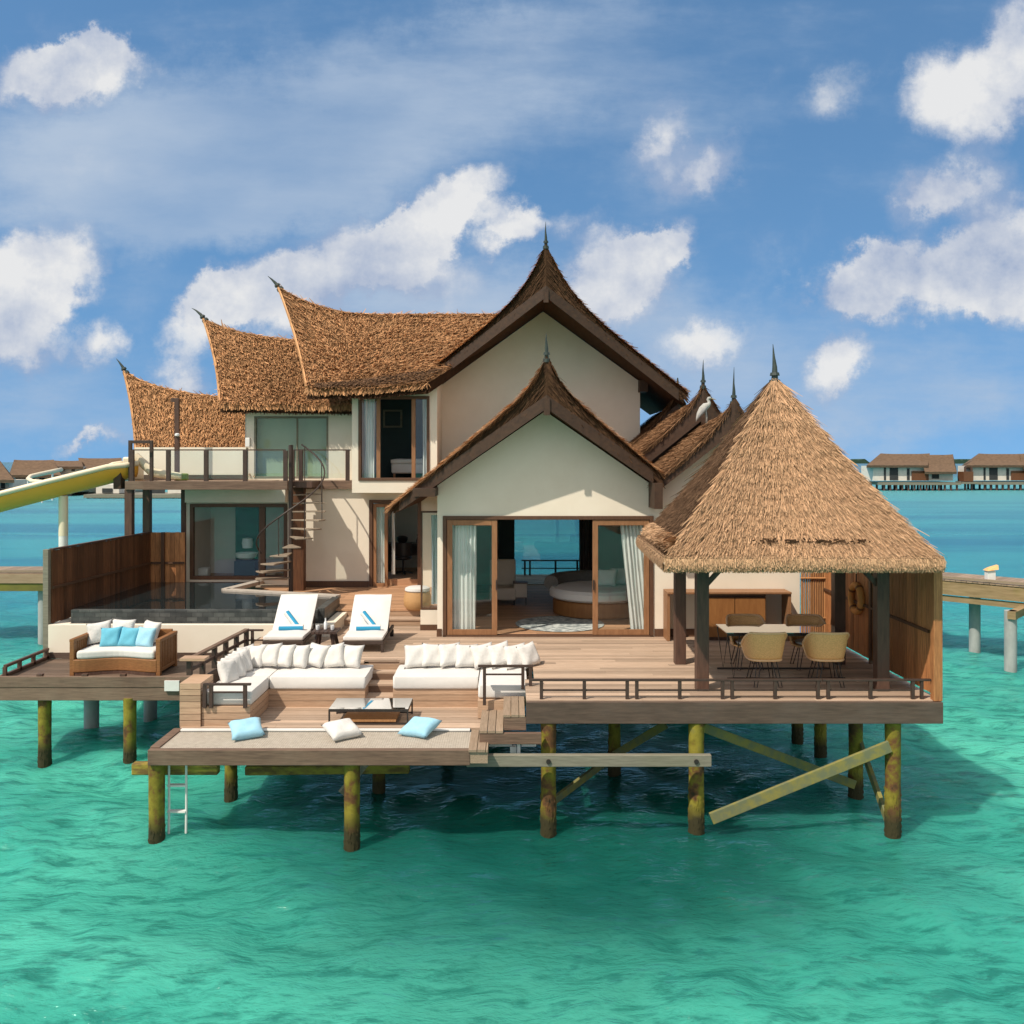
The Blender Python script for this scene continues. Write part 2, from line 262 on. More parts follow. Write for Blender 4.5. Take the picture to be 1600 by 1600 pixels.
def sea_mat():
    m = bpy.data.materials.new('lagoon_water'); m.use_nodes = True; nt = m.node_tree; N = nt.nodes; L = nt.links
    for n in list(N): N.remove(n)
    def nd(t): return N.new(t)
    def noise(scale, sx, sy, detail=5, rough=.6, loc=(0, 0, 0), rot=0):
        mp = nd('ShaderNodeMapping'); mp.inputs['Scale'].default_value = (sx, sy, 1); mp.inputs['Location'].default_value = loc; mp.inputs['Rotation'].default_value = (0, 0, R(rot)); L.new(tc.outputs['Object'], mp.inputs[0])
        n = nd('ShaderNodeTexNoise'); n.inputs['Scale'].default_value = scale; n.inputs['Detail'].default_value = detail; n.inputs['Roughness'].default_value = rough; n.inputs['Distortion'].default_value = .4
        L.new(mp.outputs[0], n.inputs['Vector']); return n.outputs[0]
    def mr(v, a, b, c=0, d=1, smooth=True):
        n = nd('ShaderNodeMapRange'); L.new(v, n.inputs[0]); n.interpolation_type = 'SMOOTHSTEP' if smooth else 'LINEAR'
        for i, x in enumerate((a, b, c, d)): n.inputs[i + 1].default_value = x
        return n.outputs[0]
    def mixc(f, a, b):
        n = nd('ShaderNodeMix'); n.data_type = 'RGBA'
        if isinstance(f, float): n.inputs[0].default_value = f
        else: L.new(f, n.inputs[0])
        for i, x in ((6, a), (7, b)):
            if isinstance(x, tuple): n.inputs[i].default_value = (*x, 1)
            else: L.new(x, n.inputs[i])
        return n.outputs[2]
    def mth(op, a, b):
        n = nd('ShaderNodeMath'); n.operation = op
        for i, x in enumerate((a, b)):
            if isinstance(x, (int, float)): n.inputs[i].default_value = x
            else: L.new(x, n.inputs[i])
        return n.outputs[0]
    tc = nd('ShaderNodeTexCoord'); sep = nd('ShaderNodeSeparateXYZ'); L.new(tc.outputs['Object'], sep.inputs[0])
    y = sep.outputs[1]
    patch = noise(.16, 1, 1.3, 5, .6, (3.3, 1.2, 0)); ripple = noise(2.6, .6, 1.7, 6, .68, rot=10); band = noise(.035, .5, 2.6, 5, .6, (5, 2, 0))
    near = mixc(mr(patch, .36, .64), SEA_SAND, SEA_MID)
    near = mixc(mth('MULTIPLY', mr(ripple, .44, .66), .75), near, SEA_DARK)  # light and dark caustic streaks of the ripples put into the water colour
    # dark reflection of deck and house, plus deeper water, put into the colour
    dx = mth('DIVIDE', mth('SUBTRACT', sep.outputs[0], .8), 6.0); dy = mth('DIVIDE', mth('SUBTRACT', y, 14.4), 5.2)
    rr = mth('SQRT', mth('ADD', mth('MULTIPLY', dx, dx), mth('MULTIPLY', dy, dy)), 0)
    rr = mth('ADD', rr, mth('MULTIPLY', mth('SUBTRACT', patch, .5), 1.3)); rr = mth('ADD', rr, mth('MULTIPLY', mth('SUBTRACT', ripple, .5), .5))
    near = mixc(mr(rr, 1.25, .4, 0, .95), near, SEA_DECK_REFLECTION)
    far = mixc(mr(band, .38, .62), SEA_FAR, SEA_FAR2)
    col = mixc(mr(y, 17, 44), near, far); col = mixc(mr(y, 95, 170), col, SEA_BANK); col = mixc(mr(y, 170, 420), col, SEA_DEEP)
    b1 = noise(1.7, .75, 1.7, 3, .55, rot=10); b2 = noise(6.5, .8, 1.5, 4, .6, rot=-14); b3 = noise(.5, .6, 1.7, 2, .5, rot=6)
    h = mth('ADD', mth('ADD', mth('MULTIPLY', b1, .10), mth('MULTIPLY', b2, .06)), mth('MULTIPLY', b3, .12))
    bp = nd('ShaderNodeBump'); bp.inputs['Strength'].default_value = .75; bp.inputs['Distance'].default_value = 1.0; L.new(h, bp.inputs['Height'])
    df = nd('ShaderNodeSubsurfaceScattering'); df.falloff = 'BURLEY'; L.new(col, df.inputs['Color']); L.new(bp.outputs[0], df.inputs['Normal'])
    df.inputs['Scale'].default_value = 1.5; df.inputs['Radius'].default_value = (.35, 1.0, .9)
    d2 = nd('ShaderNodeBsdfDiffuse'); L.new(col, d2.inputs[0]); L.new(bp.outputs[0], d2.inputs['Normal'])
    md = nd('ShaderNodeMixShader'); md.inputs[0].default_value = .4; L.new(df.outputs[0], md.inputs[1]); L.new(d2.outputs[0], md.inputs[2])
    tr = nd('ShaderNodeBsdfTransparent'); tr.inputs[0].default_value = (.35, .85, .72, 1)
    m1 = nd('ShaderNodeMixShader'); m1.inputs[0].default_value = .14; L.new(md.outputs[0], m1.inputs[1]); L.new(tr.outputs[0], m1.inputs[2])
    gl = nd('ShaderNodeBsdfGlossy'); gl.inputs[0].default_value = (.72, .95, .92, 1); L.new(mr(y, 14, 110, .10, .40, False), gl.inputs['Roughness']); L.new(bp.outputs[0], gl.inputs['Normal'])
    fr = nd('ShaderNodeFresnel'); fr.inputs[0].default_value = 1.33; L.new(bp.outputs[0], fr.inputs['Normal'])
    fm = mth('MINIMUM', mth('MULTIPLY', fr.outputs[0], .72), .36)
    m2 = nd('ShaderNodeMixShader'); L.new(fm, m2.inputs[0]); L.new(m1.outputs[0], m2.inputs[1]); L.new(gl.outputs[0], m2.inputs[2])
    o = nd('ShaderNodeOutputMaterial'); L.new(m2.outputs[0], o.inputs[0]); return m
SEA_SAND = (.095, .53, .395); SEA_MID = (.042, .345, .265); SEA_DARK = (.011, .14, .115); SEA_DECK_REFLECTION = (.005, .085, .068)
SEA_FAR = (.042, .29, .36); SEA_FAR2 = (.018, .17, .285); SEA_BANK = (.05, .30, .33); SEA_DEEP = (.015, .10, .20)
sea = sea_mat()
sand_bed = mat('lagoon_sand', (.12, .55, .42), (.05, .34, .26), .9, (1, 1, 1), .5, bump=0)

# ------------------------------------------------------------------ mesh helpers
WL = {}                                   # world origin of every Empty or part, so that parts can be modelled in world space
class MB:
    def __init__(s): s.v = []; s.f = []; s.mi = []; s.m = 0
    def add(s, vs, fs):
        o = len(s.v); s.v += [tuple(p) for p in vs]; s.f += [tuple(i + o for i in f) for f in fs]; s.mi += [s.m] * len(fs); return s
    def box(s, x0, x1, y0, y1, z0, z1):
        return s.add([(x0, y0, z0), (x1, y0, z0), (x1, y1, z0), (x0, y1, z0), (x0, y0, z1), (x1, y0, z1), (x1, y1, z1), (x0, y1, z1)],
                     [(0, 3, 2, 1), (4, 5, 6, 7), (0, 1, 5, 4), (1, 2, 6, 5), (2, 3, 7, 6), (3, 0, 4, 7)])
    def beam(s, p, q, w, h=None, up=(0, 0, 1)):      # rectangular bar from p to q
        h = h or w; p = Vector(p); q = Vector(q); d = (q - p).normalized(); u = Vector(up)
        if abs(d.dot(u)) > .99: u = Vector((0, 1, 0))
        a = d.cross(u).normalized(); b = a.cross(d).normalized(); a *= w / 2; b *= h / 2
        vs = [p - a - b, p + a - b, p + a + b, p - a + b, q - a - b, q + a - b, q + a + b, q - a + b]
        return s.add(vs, [(0, 1, 2, 3), (7, 6, 5, 4), (0, 4, 5, 1), (1, 5, 6, 2), (2, 6, 7, 3), (3, 7, 4, 0)])
    def cyl(s, p, q, r0, r1=None, n=14, cap=True):
        return s.tube([p, q], [r0, r1 if r1 is not None else r0], n, cap)
    def tube(s, pts, rs, n=10, cap=True):
        pts = [Vector(p) for p in pts]
        if isinstance(rs, (int, float)): rs = [rs] * len(pts)
        vs = []; a = None
        for i, p in enumerate(pts):
            d = (pts[min(i + 1, len(pts) - 1)] - pts[max(i - 1, 0)]).normalized()
            if a is None: a = d.cross(Vector((0, 0, 1)) if abs(d.z) < .9 else Vector((1, 0, 0))).normalized()
            a = (a - d * a.dot(d)).normalized(); b = d.cross(a)
            for k in range(n):
                t = 2 * math.pi * k / n; vs.append(p + (a * math.cos(t) + b * math.sin(t)) * rs[i])
        fs = [(i * n + k, i * n + (k + 1) % n, (i + 1) * n + (k + 1) % n, (i + 1) * n + k) for i in range(len(pts) - 1) for k in range(n)]
        if cap: fs += [tuple(range(n - 1, -1, -1)), tuple((len(pts) - 1) * n + k for k in range(n))]
        return s.add(vs, fs)
    def lathe(s, c, prof, n=32):                        # prof: (r, z)
        vs = [(c[0] + r * math.cos(2 * math.pi * k / n), c[1] + r * math.sin(2 * math.pi * k / n), c[2] + z) for r, z in prof for k in range(n)]
        fs = [(i * n + k, i * n + (k + 1) % n, (i + 1) * n + (k + 1) % n, (i + 1) * n + k) for i in range(len(prof) - 1) for k in range(n)]
        fs += [tuple(range(n - 1, -1, -1)), tuple((len(prof) - 1) * n + k for k in range(n))]
        return s.add(vs, fs)
    def prism(s, poly, y0, y1):                         # polygon in x,z extruded along y
        n = len(poly); vs = [(x, y0, z) for x, z in poly] + [(x, y1, z) for x, z in poly]
        return s.add(vs, [tuple(range(n)), tuple(range(2 * n - 1, n - 1, -1))] + [(i, i + n, (i + 1) % n + n, (i + 1) % n) for i in range(n)])
    def slab(s, poly, z0, z1):                          # polygon in x,y extruded along z
        n = len(poly); vs = [(x, y, z0) for x, y in poly] + [(x, y, z1) for x, y in poly]
        return s.add(vs, [tuple(range(n - 1, -1, -1)), tuple(range(n, 2 * n))] + [(i, (i + 1) % n, (i + 1) % n + n, i + n) for i in range(n)])
    def grid(s, fn, nu, nv, close_u=False):
        vs = [fn(i / (nu if close_u else nu - 1), j / (nv - 1)) for j in range(nv) for i in range(nu)]
        fs = [(j * nu + i, j * nu + (i + 1) % nu, (j + 1) * nu + (i + 1) % nu, (j + 1) * nu + i) for j in range(nv - 1) for i in range(nu if close_u else nu - 1)]
        return s.add(vs, fs)
    def quads(s, A):                                    # numpy (n,4,3)
        o = len(s.v); n = len(A); s.v += [tuple(p) for p in A.reshape(-1, 3).tolist()]
        s.f += [(o + 4 * i, o + 4 * i + 1, o + 4 * i + 2, o + 4 * i + 3) for i in range(n)]; s.mi += [s.m] * n; return s
    def build(s, name, mats, parent=None, bevel=0, smooth=False, seg=2, local=False, loc=None, angle=40, fix=True):
        if not isinstance(mats, (list, tuple)): mats = [mats]
        o0 = (0, 0, 0) if local else (WL[parent.name] if parent else (loc or (0, 0, 0)))
        V = np.array(s.v, dtype=np.float64) - np.array(o0)
        me = bpy.data.meshes.new(name); me.from_pydata(V.tolist(), [], s.f)
        for m in mats: me.materials.append(m)
        if len(mats) > 1: me.polygons.foreach_set('material_index', s.mi)
        if fix:
            import bmesh
            b = bmesh.new(); b.from_mesh(me); bmesh.ops.recalc_face_normals(b, faces=b.faces); b.to_mesh(me); b.free()
        if smooth:
            me.polygons.foreach_set('use_smooth', [True] * len(me.polygons))
        me.update()
        o = bpy.data.objects.new(name, me); C.objects.link(o); WL[o.name] = tuple(o0)
        if parent: o.parent = parent
        else: o.location = o0 if not local else (0, 0, 0)
        if smooth and angle < 180:
            try:
                me.set_sharp_from_angle(angle=R(angle))
            except Exception: pass
        if bevel:
            md = o.modifiers.new('bevel', 'BEVEL'); md.width = bevel; md.segments = seg; md.limit_method = 'ANGLE'; md.angle_limit = R(40)
        return o
def tag(o, label, cat, group=None, kind=None):
    if label: o['label'] = label
    if cat: o['category'] = cat
    if group: o['group'] = group
    if kind: o['kind'] = kind
    return o
def thing(name, label, cat, loc=(0, 0, 0), group=None):
    o = bpy.data.objects.new(name, None); C.objects.link(o); o.location = loc; o.empty_display_size = .2
    WL[o.name] = tuple(loc); return tag(o, label, cat, group)
def dup(root, loc, rz=0, label=None, group=None, scale=None):
    r = root.copy(); C.objects.link(r); r.location = loc; r.rotation_euler = (0, 0, rz)
    if scale: r.scale = scale
    if label: r['label'] = label
    if group: r['group'] = group
    for ch in list(root.children):
        c = ch.copy(); C.objects.link(c); c.parent = r
        for g in list(ch.children):
            d = g.copy(); C.objects.link(d); d.parent = c
    return r
def planks_x(mb, x0, x1, y0, y1, zt, th=.035, w=.14, gap=.011, seg=3.2):     # boards running along x
    y = y0
    while y < y1 - .01:
        ye = min(y + w, y1); x = x0; off = random.uniform(.4, seg)
        while x < x1 - .01:
            xe = min(x + off, x1); xe = x1 if x1 - xe < .3 else xe
            mb.box(x, xe - .003, y, ye - gap, zt - th, zt + random.uniform(-.002, .002)); x = xe; off = seg * random.uniform(.7, 1.2)
        y = ye
    return mb
def planks_y(mb, x0, x1, y0, y1, zt, th=.035, w=.14, gap=.01):
    x = x0
    while x < x1 - .01:
        xe = min(x + w, x1); mb.box(x, xe - gap, y0 + random.uniform(0, .006), y1, zt - th, zt + random.uniform(-.002, .002)); x = xe
    return mb
def clad(mb, x0, x1, y0, y1, z0, z1, w=.095, gap=.008):                       # stack of horizontal boards
    n = max(1, round((z1 - z0) / w)); h = (z1 - z0) / n
    for i in range(n): mb.box(x0, x1, y0 + random.uniform(-.002, .002), y1, z0 + i * h + gap * (i > 0), z0 + (i + 1) * h)
    return mb
def wall_holes(mb, x0, x1, z0, z1, y0, y1, holes):
    xs = sorted({x0, x1, *[h[0] for h in holes], *[h[1] for h in holes]}); zs = sorted({z0, z1, *[h[2] for h in holes], *[h[3] for h in holes]})
    xs = [x for x in xs if x0 <= x <= x1]; zs = [z for z in zs if z0 <= z <= z1]
    for a, b in zip(xs, xs[1:]):
        for c, d in zip(zs, zs[1:]):
            mx, mz = (a + b) / 2, (c + d) / 2
            if not any(h[0] < mx < h[1] and h[2] < mz < h[3] for h in holes): mb.box(a, b, y0, y1, c, d)
    return mb
def frame_rect(mb, x0, x1, y0, y1, z0, z1, w, bottom=True):
    mb.box(x0, x0 + w, y0, y1, z0, z1); mb.box(x1 - w, x1, y0, y1, z0, z1); mb.box(x0 + w, x1 - w, y0, y1, z1 - w, z1)
    if bottom: mb.box(x0 + w, x1 - w, y0, y1, z0, z0 + w)
    return mb
def curtain(x0, x1, y, z0, z1, folds, amp=.045, taper=0):
    def fn(u, v):
        x = x0 + (x1 - x0) * u + taper * (1 - v) * (1 if taper else 0); ph = u * folds * 2 * math.pi
        return (x + .012 * math.sin(ph * 1.7 + 3 * v), y + amp * math.sin(ph + .5 * math.sin(4 * v)) * (.7 + .3 * math.sin(u * 9)), z0 + (z1 - z0) * v)
    return MB().grid(fn, folds * 8 + 1, 7)
def strands(mb, S, n, L=.26, w=.03, rows=16, lift=.035, tilt=.35, sink=.01, ujit=1.0, vmax=1.0, taper=.35, hang=0.0, areaw=None, ur=(0, 1), rs=.13):
    u = RNG.uniform(ur[0], ur[1], n)
    if areaw: v = np.sqrt(RNG.uniform(0, 1, n)) * vmax
    else: v = RNG.uniform(0, 1, n) * vmax
    v = (np.floor(v * rows) + RNG.normal(.5, rs, n)) / rows if rows else v
    v = np.clip(v, .002, .998)
    P = S(u, v); e = 1e-3
    T = (S(np.clip(u + e, 0, 1), v) - S(np.clip(u - e, 0, 1), v)); D = S(u, np.clip(v + e, 0, 1)) - S(u, np.clip(v - e, 0, 1))
    T /= np.linalg.norm(T, axis=1)[:, None] + 1e-12; D /= np.linalg.norm(D, axis=1)[:, None] + 1e-12
    Nn = np.cross(T, D); Nn /= np.linalg.norm(Nn, axis=1)[:, None] + 1e-12; Nn[Nn[:, 2] < 0] *= -1
    a = RNG.normal(0, tilt, n)[:, None]; d = D * np.cos(a) + T * np.sin(a); t = np.cross(Nn, d)
    Ls = (L * RNG.uniform(.6, 1.35, n))[:, None]; ws = (w * RNG.uniform(.5, 1.3, n))[:, None]
    up = Nn * (lift * RNG.uniform(.2, 1.6, n))[:, None]
    tip = P + d * Ls + up; tip[:, 2] -= hang
    tw = (Nn * (RNG.normal(0, .4, n))[:, None] + t); tw /= np.linalg.norm(tw, axis=1)[:, None]
    A = np.stack([P - t * ws / 2 - Nn * sink, P + t * ws / 2 - Nn * sink, tip + tw * ws * taper / 2, tip - tw * ws * taper / 2], axis=1)
    mb.quads(A); return mb
def pillow_mb(w, h, t, puff=.5, seed=0, n=13):
    r = random.Random(seed); mb = MB(); a, b, c = r.uniform(-.03, .03), r.uniform(-.03, .03), r.uniform(0, 6)
    def side(sg):
        def fn(u, v):
            x, y = 2 * u - 1, 2 * v - 1
            k = ((1 - x ** 4) * (1 - y ** 4)); th = sg * t / 2 * (max(k, 0) ** puff)
            pin = 1 - .10 * (1 - y * y) * abs(x) ** 2; pin2 = 1 - .10 * (1 - x * x) * abs(y) ** 2
            return (x * w / 2 * pin + a * y * w, th + .012 * math.sin(5 * x + c) * math.cos(4 * y + c) * (1 - max(abs(x), abs(y)) ** 3), y * h / 2 * pin2 + b * x * h)
        return fn
    mb.grid(side(1), n, n); mb.grid(side(-1), n, n); return mb          # stands in x,z, thickness along y
PIL = {}
def pillow(label, loc, size=(.46, .46, .17), m=None, rot=(0, 0, 0), group=None, seed=0, cat='pillow', name='pillow'):
    key = (size, seed % 3, m.name)
    o = pillow_mb(*size, seed=seed % 3).build(name, m, None, smooth=True, local=True, angle=180)
    o.location = loc; o.rotation_euler = rot
    md = o.modifiers.new('weld', 'WELD'); md.merge_threshold = .002
    return tag(o, label, cat, group)
def fin(pts, r0, parent, name='finial', m=None):
    n = len(pts); rs = [r0 * (1 - .93 * i / (n - 1)) for i in range(n)]
    mb = MB().tube(pts, rs, 8)
    p = Vector(pts[0]); d = (Vector(pts[1]) - p).normalized()
    mb.tube([p - d * .04, p + d * .03], [r0 * 1.7, r0 * 1.5], 8); mb.tube([p + d * .10, p + d * .15], [r0 * 1.4, r0 * 1.2], 8)
    return mb.build(name, m or finial_mat, parent, smooth=True)

# ------------------------------------------------------------------ sea, seabed, far shore
def build_sea():
    ys = np.concatenate([np.arange(2.0, 42, .11), 42 + np.cumsum(.11 * 1.035 ** np.arange(1, 290))]); ys = ys[ys < 30000]; ys = np.concatenate([[-400, -60, -15, -4], ys, [30000]])
    hx = np.concatenate([np.arange(0, 17, .12), 17 + np.cumsum(.12 * 1.07 ** np.arange(1, 145))]); hx = hx[hx < 24000]; xs = np.concatenate([-hx[:0:-1], hx])
    Xg, Yg = np.meshgrid(xs, ys); Zg = np.zeros_like(Xg)
    rng = np.random.default_rng(3)
    for k in range(34):
        lam = .45 * (5.0 / .45) ** rng.uniform(); th = rng.normal(R(75), R(38)); kk = 2 * math.pi / lam
        Zg += .0062 * lam ** .85 * np.sin(kk * (Xg * math.cos(th) + Yg * math.sin(th)) + rng.uniform(0, 6.28) + .6 * np.sin(.37 * Xg + k) + .5 * np.sin(.29 * Yg + 2 * k))
    Zg *= np.clip(1 - (np.abs(Yg) - 40) / 60, 0, 1) * np.clip(1 - (np.abs(Xg) - 16) / 10, 0, 1)
    V = np.stack([Xg, Yg, Zg], -1).reshape(-1, 3); ny, nx = Xg.shape
    I = np.arange(ny * nx).reshape(ny, nx); Q = np.stack([I[:-1, :-1], I[:-1, 1:], I[1:, 1:], I[1:, :-1]], -1).reshape(-1, 4)
    me = bpy.data.meshes.new('sea'); me.vertices.add(len(V)); me.vertices.foreach_set('co', V.ravel())
    me.loops.add(Q.size); me.loops.foreach_set('vertex_index', Q.ravel().astype(np.int32)); me.polygons.add(len(Q))
    me.polygons.foreach_set('loop_start', np.arange(0, Q.size, 4, dtype=np.int32)); me.update(calc_edges=True)
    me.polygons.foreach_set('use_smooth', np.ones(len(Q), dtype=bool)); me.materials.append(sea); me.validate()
    o = bpy.data.objects.new('sea', me); C.objects.link(o); tag(o, 'turquoise rippled lagoon water round the villa', 'water', kind='structure')
    b = MB().add([(-26000, -400, -2.4), (26000, -400, -2.4), (26000, 30500, -2.4), (-26000, 30500, -2.4)], [(0, 1, 2, 3)]).build('seabed', sand_bed)
    tag(b, 'pale sandy floor under the lagoon water', 'seabed', kind='structure')
build_sea()
def far_island(px0, px1, d, h, label, seed):
    r = random.Random(seed); mb = MB(); n = int((px1 - px0) / 2.2) + 2; prof = []
    for k in range(n):
        t = k / (n - 1); prof.append((X(px0 + (px1 - px0) * t, d), max(.3, h * min(1, 5 * t, 5 * (1 - t)) * r.uniform(.65, 1.1))))
    poly = [(prof[0][0], -.5)] + prof + [(prof[-1][0], -.5)]
    mb.prism(poly, d, d + 120); tag(mb.build('island', leaf_far), label, 'island', kind='stuff')
far_island(1484, 1530, 3200, 16, 'low dark green island on the horizon left of the farthest right villa', 1)
far_island(1318, 1362, 3400, 16, 'low dark green island on the horizon beside the thatched pavilion roof', 2)

# ------------------------------------------------------------------ thatched roof builders
def gable_roof(parent, xc, y0, y1, zflat, k, c0, lam, WL_, WR_, in0, ins, dec=1.0, dens=760, board=.22, mats=None, fin_h=.42, over=.12, L=.24, left=True, right=True, lean=.5):
    c = lambda y: c0 * np.exp(-(y - y0) / dec)
    zt = lambda dx, y: zflat + c(y) * np.exp(-dx / lam) - k * dx
    zi = lambda dx: in0 - ins * dx
    mats = mats or [thatch, thatch_edge]
    mb = MB(); ny, nx = 18, 14; ys = y0 + (y1 - y0) * np.linspace(0, 1, ny) ** 1.6
    ts = np.linspace(0, 1, nx) ** 1.5
    xsec = [-t * WL_ for t in ts[::-1]] + [t * WR_ for t in ts[1:]]
    m = len(xsec); vs = []
    for y in ys:
        for x in xsec: vs.append((xc + x, y, float(zt(abs(x), y))))
        for x in xsec[::-1]: vs.append((xc + x, y, float(zi(abs(x)))))
    q = 2 * m; fs = [(i * q + j, i * q + (j + 1) % q, (i + 1) * q + (j + 1) % q, (i + 1) * q + j) for i in range(ny - 1) for j in range(q)]
    mb.add(vs, fs); mb.mi = [0 if (k % q) < m - 1 else 1 for k in range(len(fs))]; mb.m = 1  # soffit faces take the dark edge material, their shadow put into the colour
    for i, sgn in ((0, 1), (ny - 1, -1)):               # cut ends as quad strips between top and soffit
        mb.f += [(i * q + j, i * q + j + 1, i * q + q - 2 - j, i * q + q - 1 - j) for j in range(m - 1)]; mb.mi += [1] * (m - 1)
    mb.m = 0
    def side(sg, W):
        def S(u, v):
            y = y0 + u * (y1 - y0); dx = v * W; return np.stack([xc + sg * dx, y, zt(dx, y) + .01], -1)
        return S
    for sg, W, on in ((-1, WL_, left), (1, WR_, right)):
        if not on: continue
        a = (y1 - y0) * W * 1.35; S = side(sg, W)
        strands(mb, S, int(a * dens), L=L, w=.027, rows=max(6, int(W * 1.3 / .15)), lift=.05)
        ne = int((y1 - y0) * 90); strands(mb, lambda u, v: S(u, .97 + .03 * v), ne, L=.2, w=.035, rows=0, lift=.03, hang=.06)   # eave fringe
        nf = int(W * 330)                                # ragged fringe at the gable end
        vv = RNG.uniform(0.02, 1, nf); P = S(np.zeros(nf), vv); dd = S(np.zeros(nf), np.clip(vv + .01, 0, 1)) - S(np.zeros(nf), np.clip(vv - .01, 0, 1)); dd /= np.linalg.norm(dd, axis=1)[:, None]
        tip = P + dd * RNG.uniform(.05, .2, nf)[:, None] + np.stack([np.zeros(nf), -RNG.uniform(.02, .10, nf), -RNG.uniform(.0, .12, nf)], -1)
        wv = np.array([0, 1, .2]) * .02
        mb.quads(np.stack([P - wv, P + wv + np.array([0, .03, 0]), tip + wv * .3, tip - wv * .3], 1))
        mb.m = 1; vv = RNG.uniform(0, 1, nf); P = S(np.zeros(nf), vv); ti = zi(vv * W); fr = RNG.uniform(0, .75, nf)
        P[:, 2] = P[:, 2] * (1 - fr) + (ti + .05) * fr; P[:, 1] = y0 - .005
        ln = RNG.uniform(.08, .22, nf); dd = np.stack([sg * np.ones(nf) * .75, -RNG.uniform(.02, .25, nf), -np.ones(nf)], -1); tip = P + dd * ln[:, None]; wv = np.array([.018, 0, .012])
        mb.quads(np.stack([P - wv, P + wv, tip + wv * .3, tip - wv * .3], 1)); mb.m = 0
    Wm = max(WL_, WR_)
    def warp(M): M.v = [(x, y + lean * min(abs(x - xc) / Wm, 1) * max(0, 1 - max(0, y - y0) / min(2.5, y1 - y0)), z) for x, y, z in M.v]
    warp(mb); roof = mb.build('roof', mats, parent, fix=False)
    b = MB(); yb = y0 - .045
    for sg, W, on in ((-1, WL_, left), (1, WR_, right)):
        if not on: continue
        xs = [0, W * .25, W * .5, W * .75, W * .96]
        lo = [(xc + sg * x, float(zi(x)) - .03) for x in xs]; hi = [(xc + sg * x, min(float(zi(x)) + board * 1.05, float(zt(x, y0)) - .03)) for x in xs]
        poly = lo + hi[::-1]
        b.prism(poly if sg > 0 else poly[::-1], yb, y0 + .03)
    b.box(xc - .06, xc + .06, yb - .03, yb - .001, in0 - .16, in0 + .16)
    warp(b); bb = b.build('bargeboard', board_wood, roof)
    zp = float(zt(0, y0)); fin([(xc, y0 + .05, zp - .1), (xc, y0 + .02, zp + .12), (xc - .01, y0, zp + .28), (xc - .005, y0 - .01, zp + fin_h)], .045, roof)
    return roof
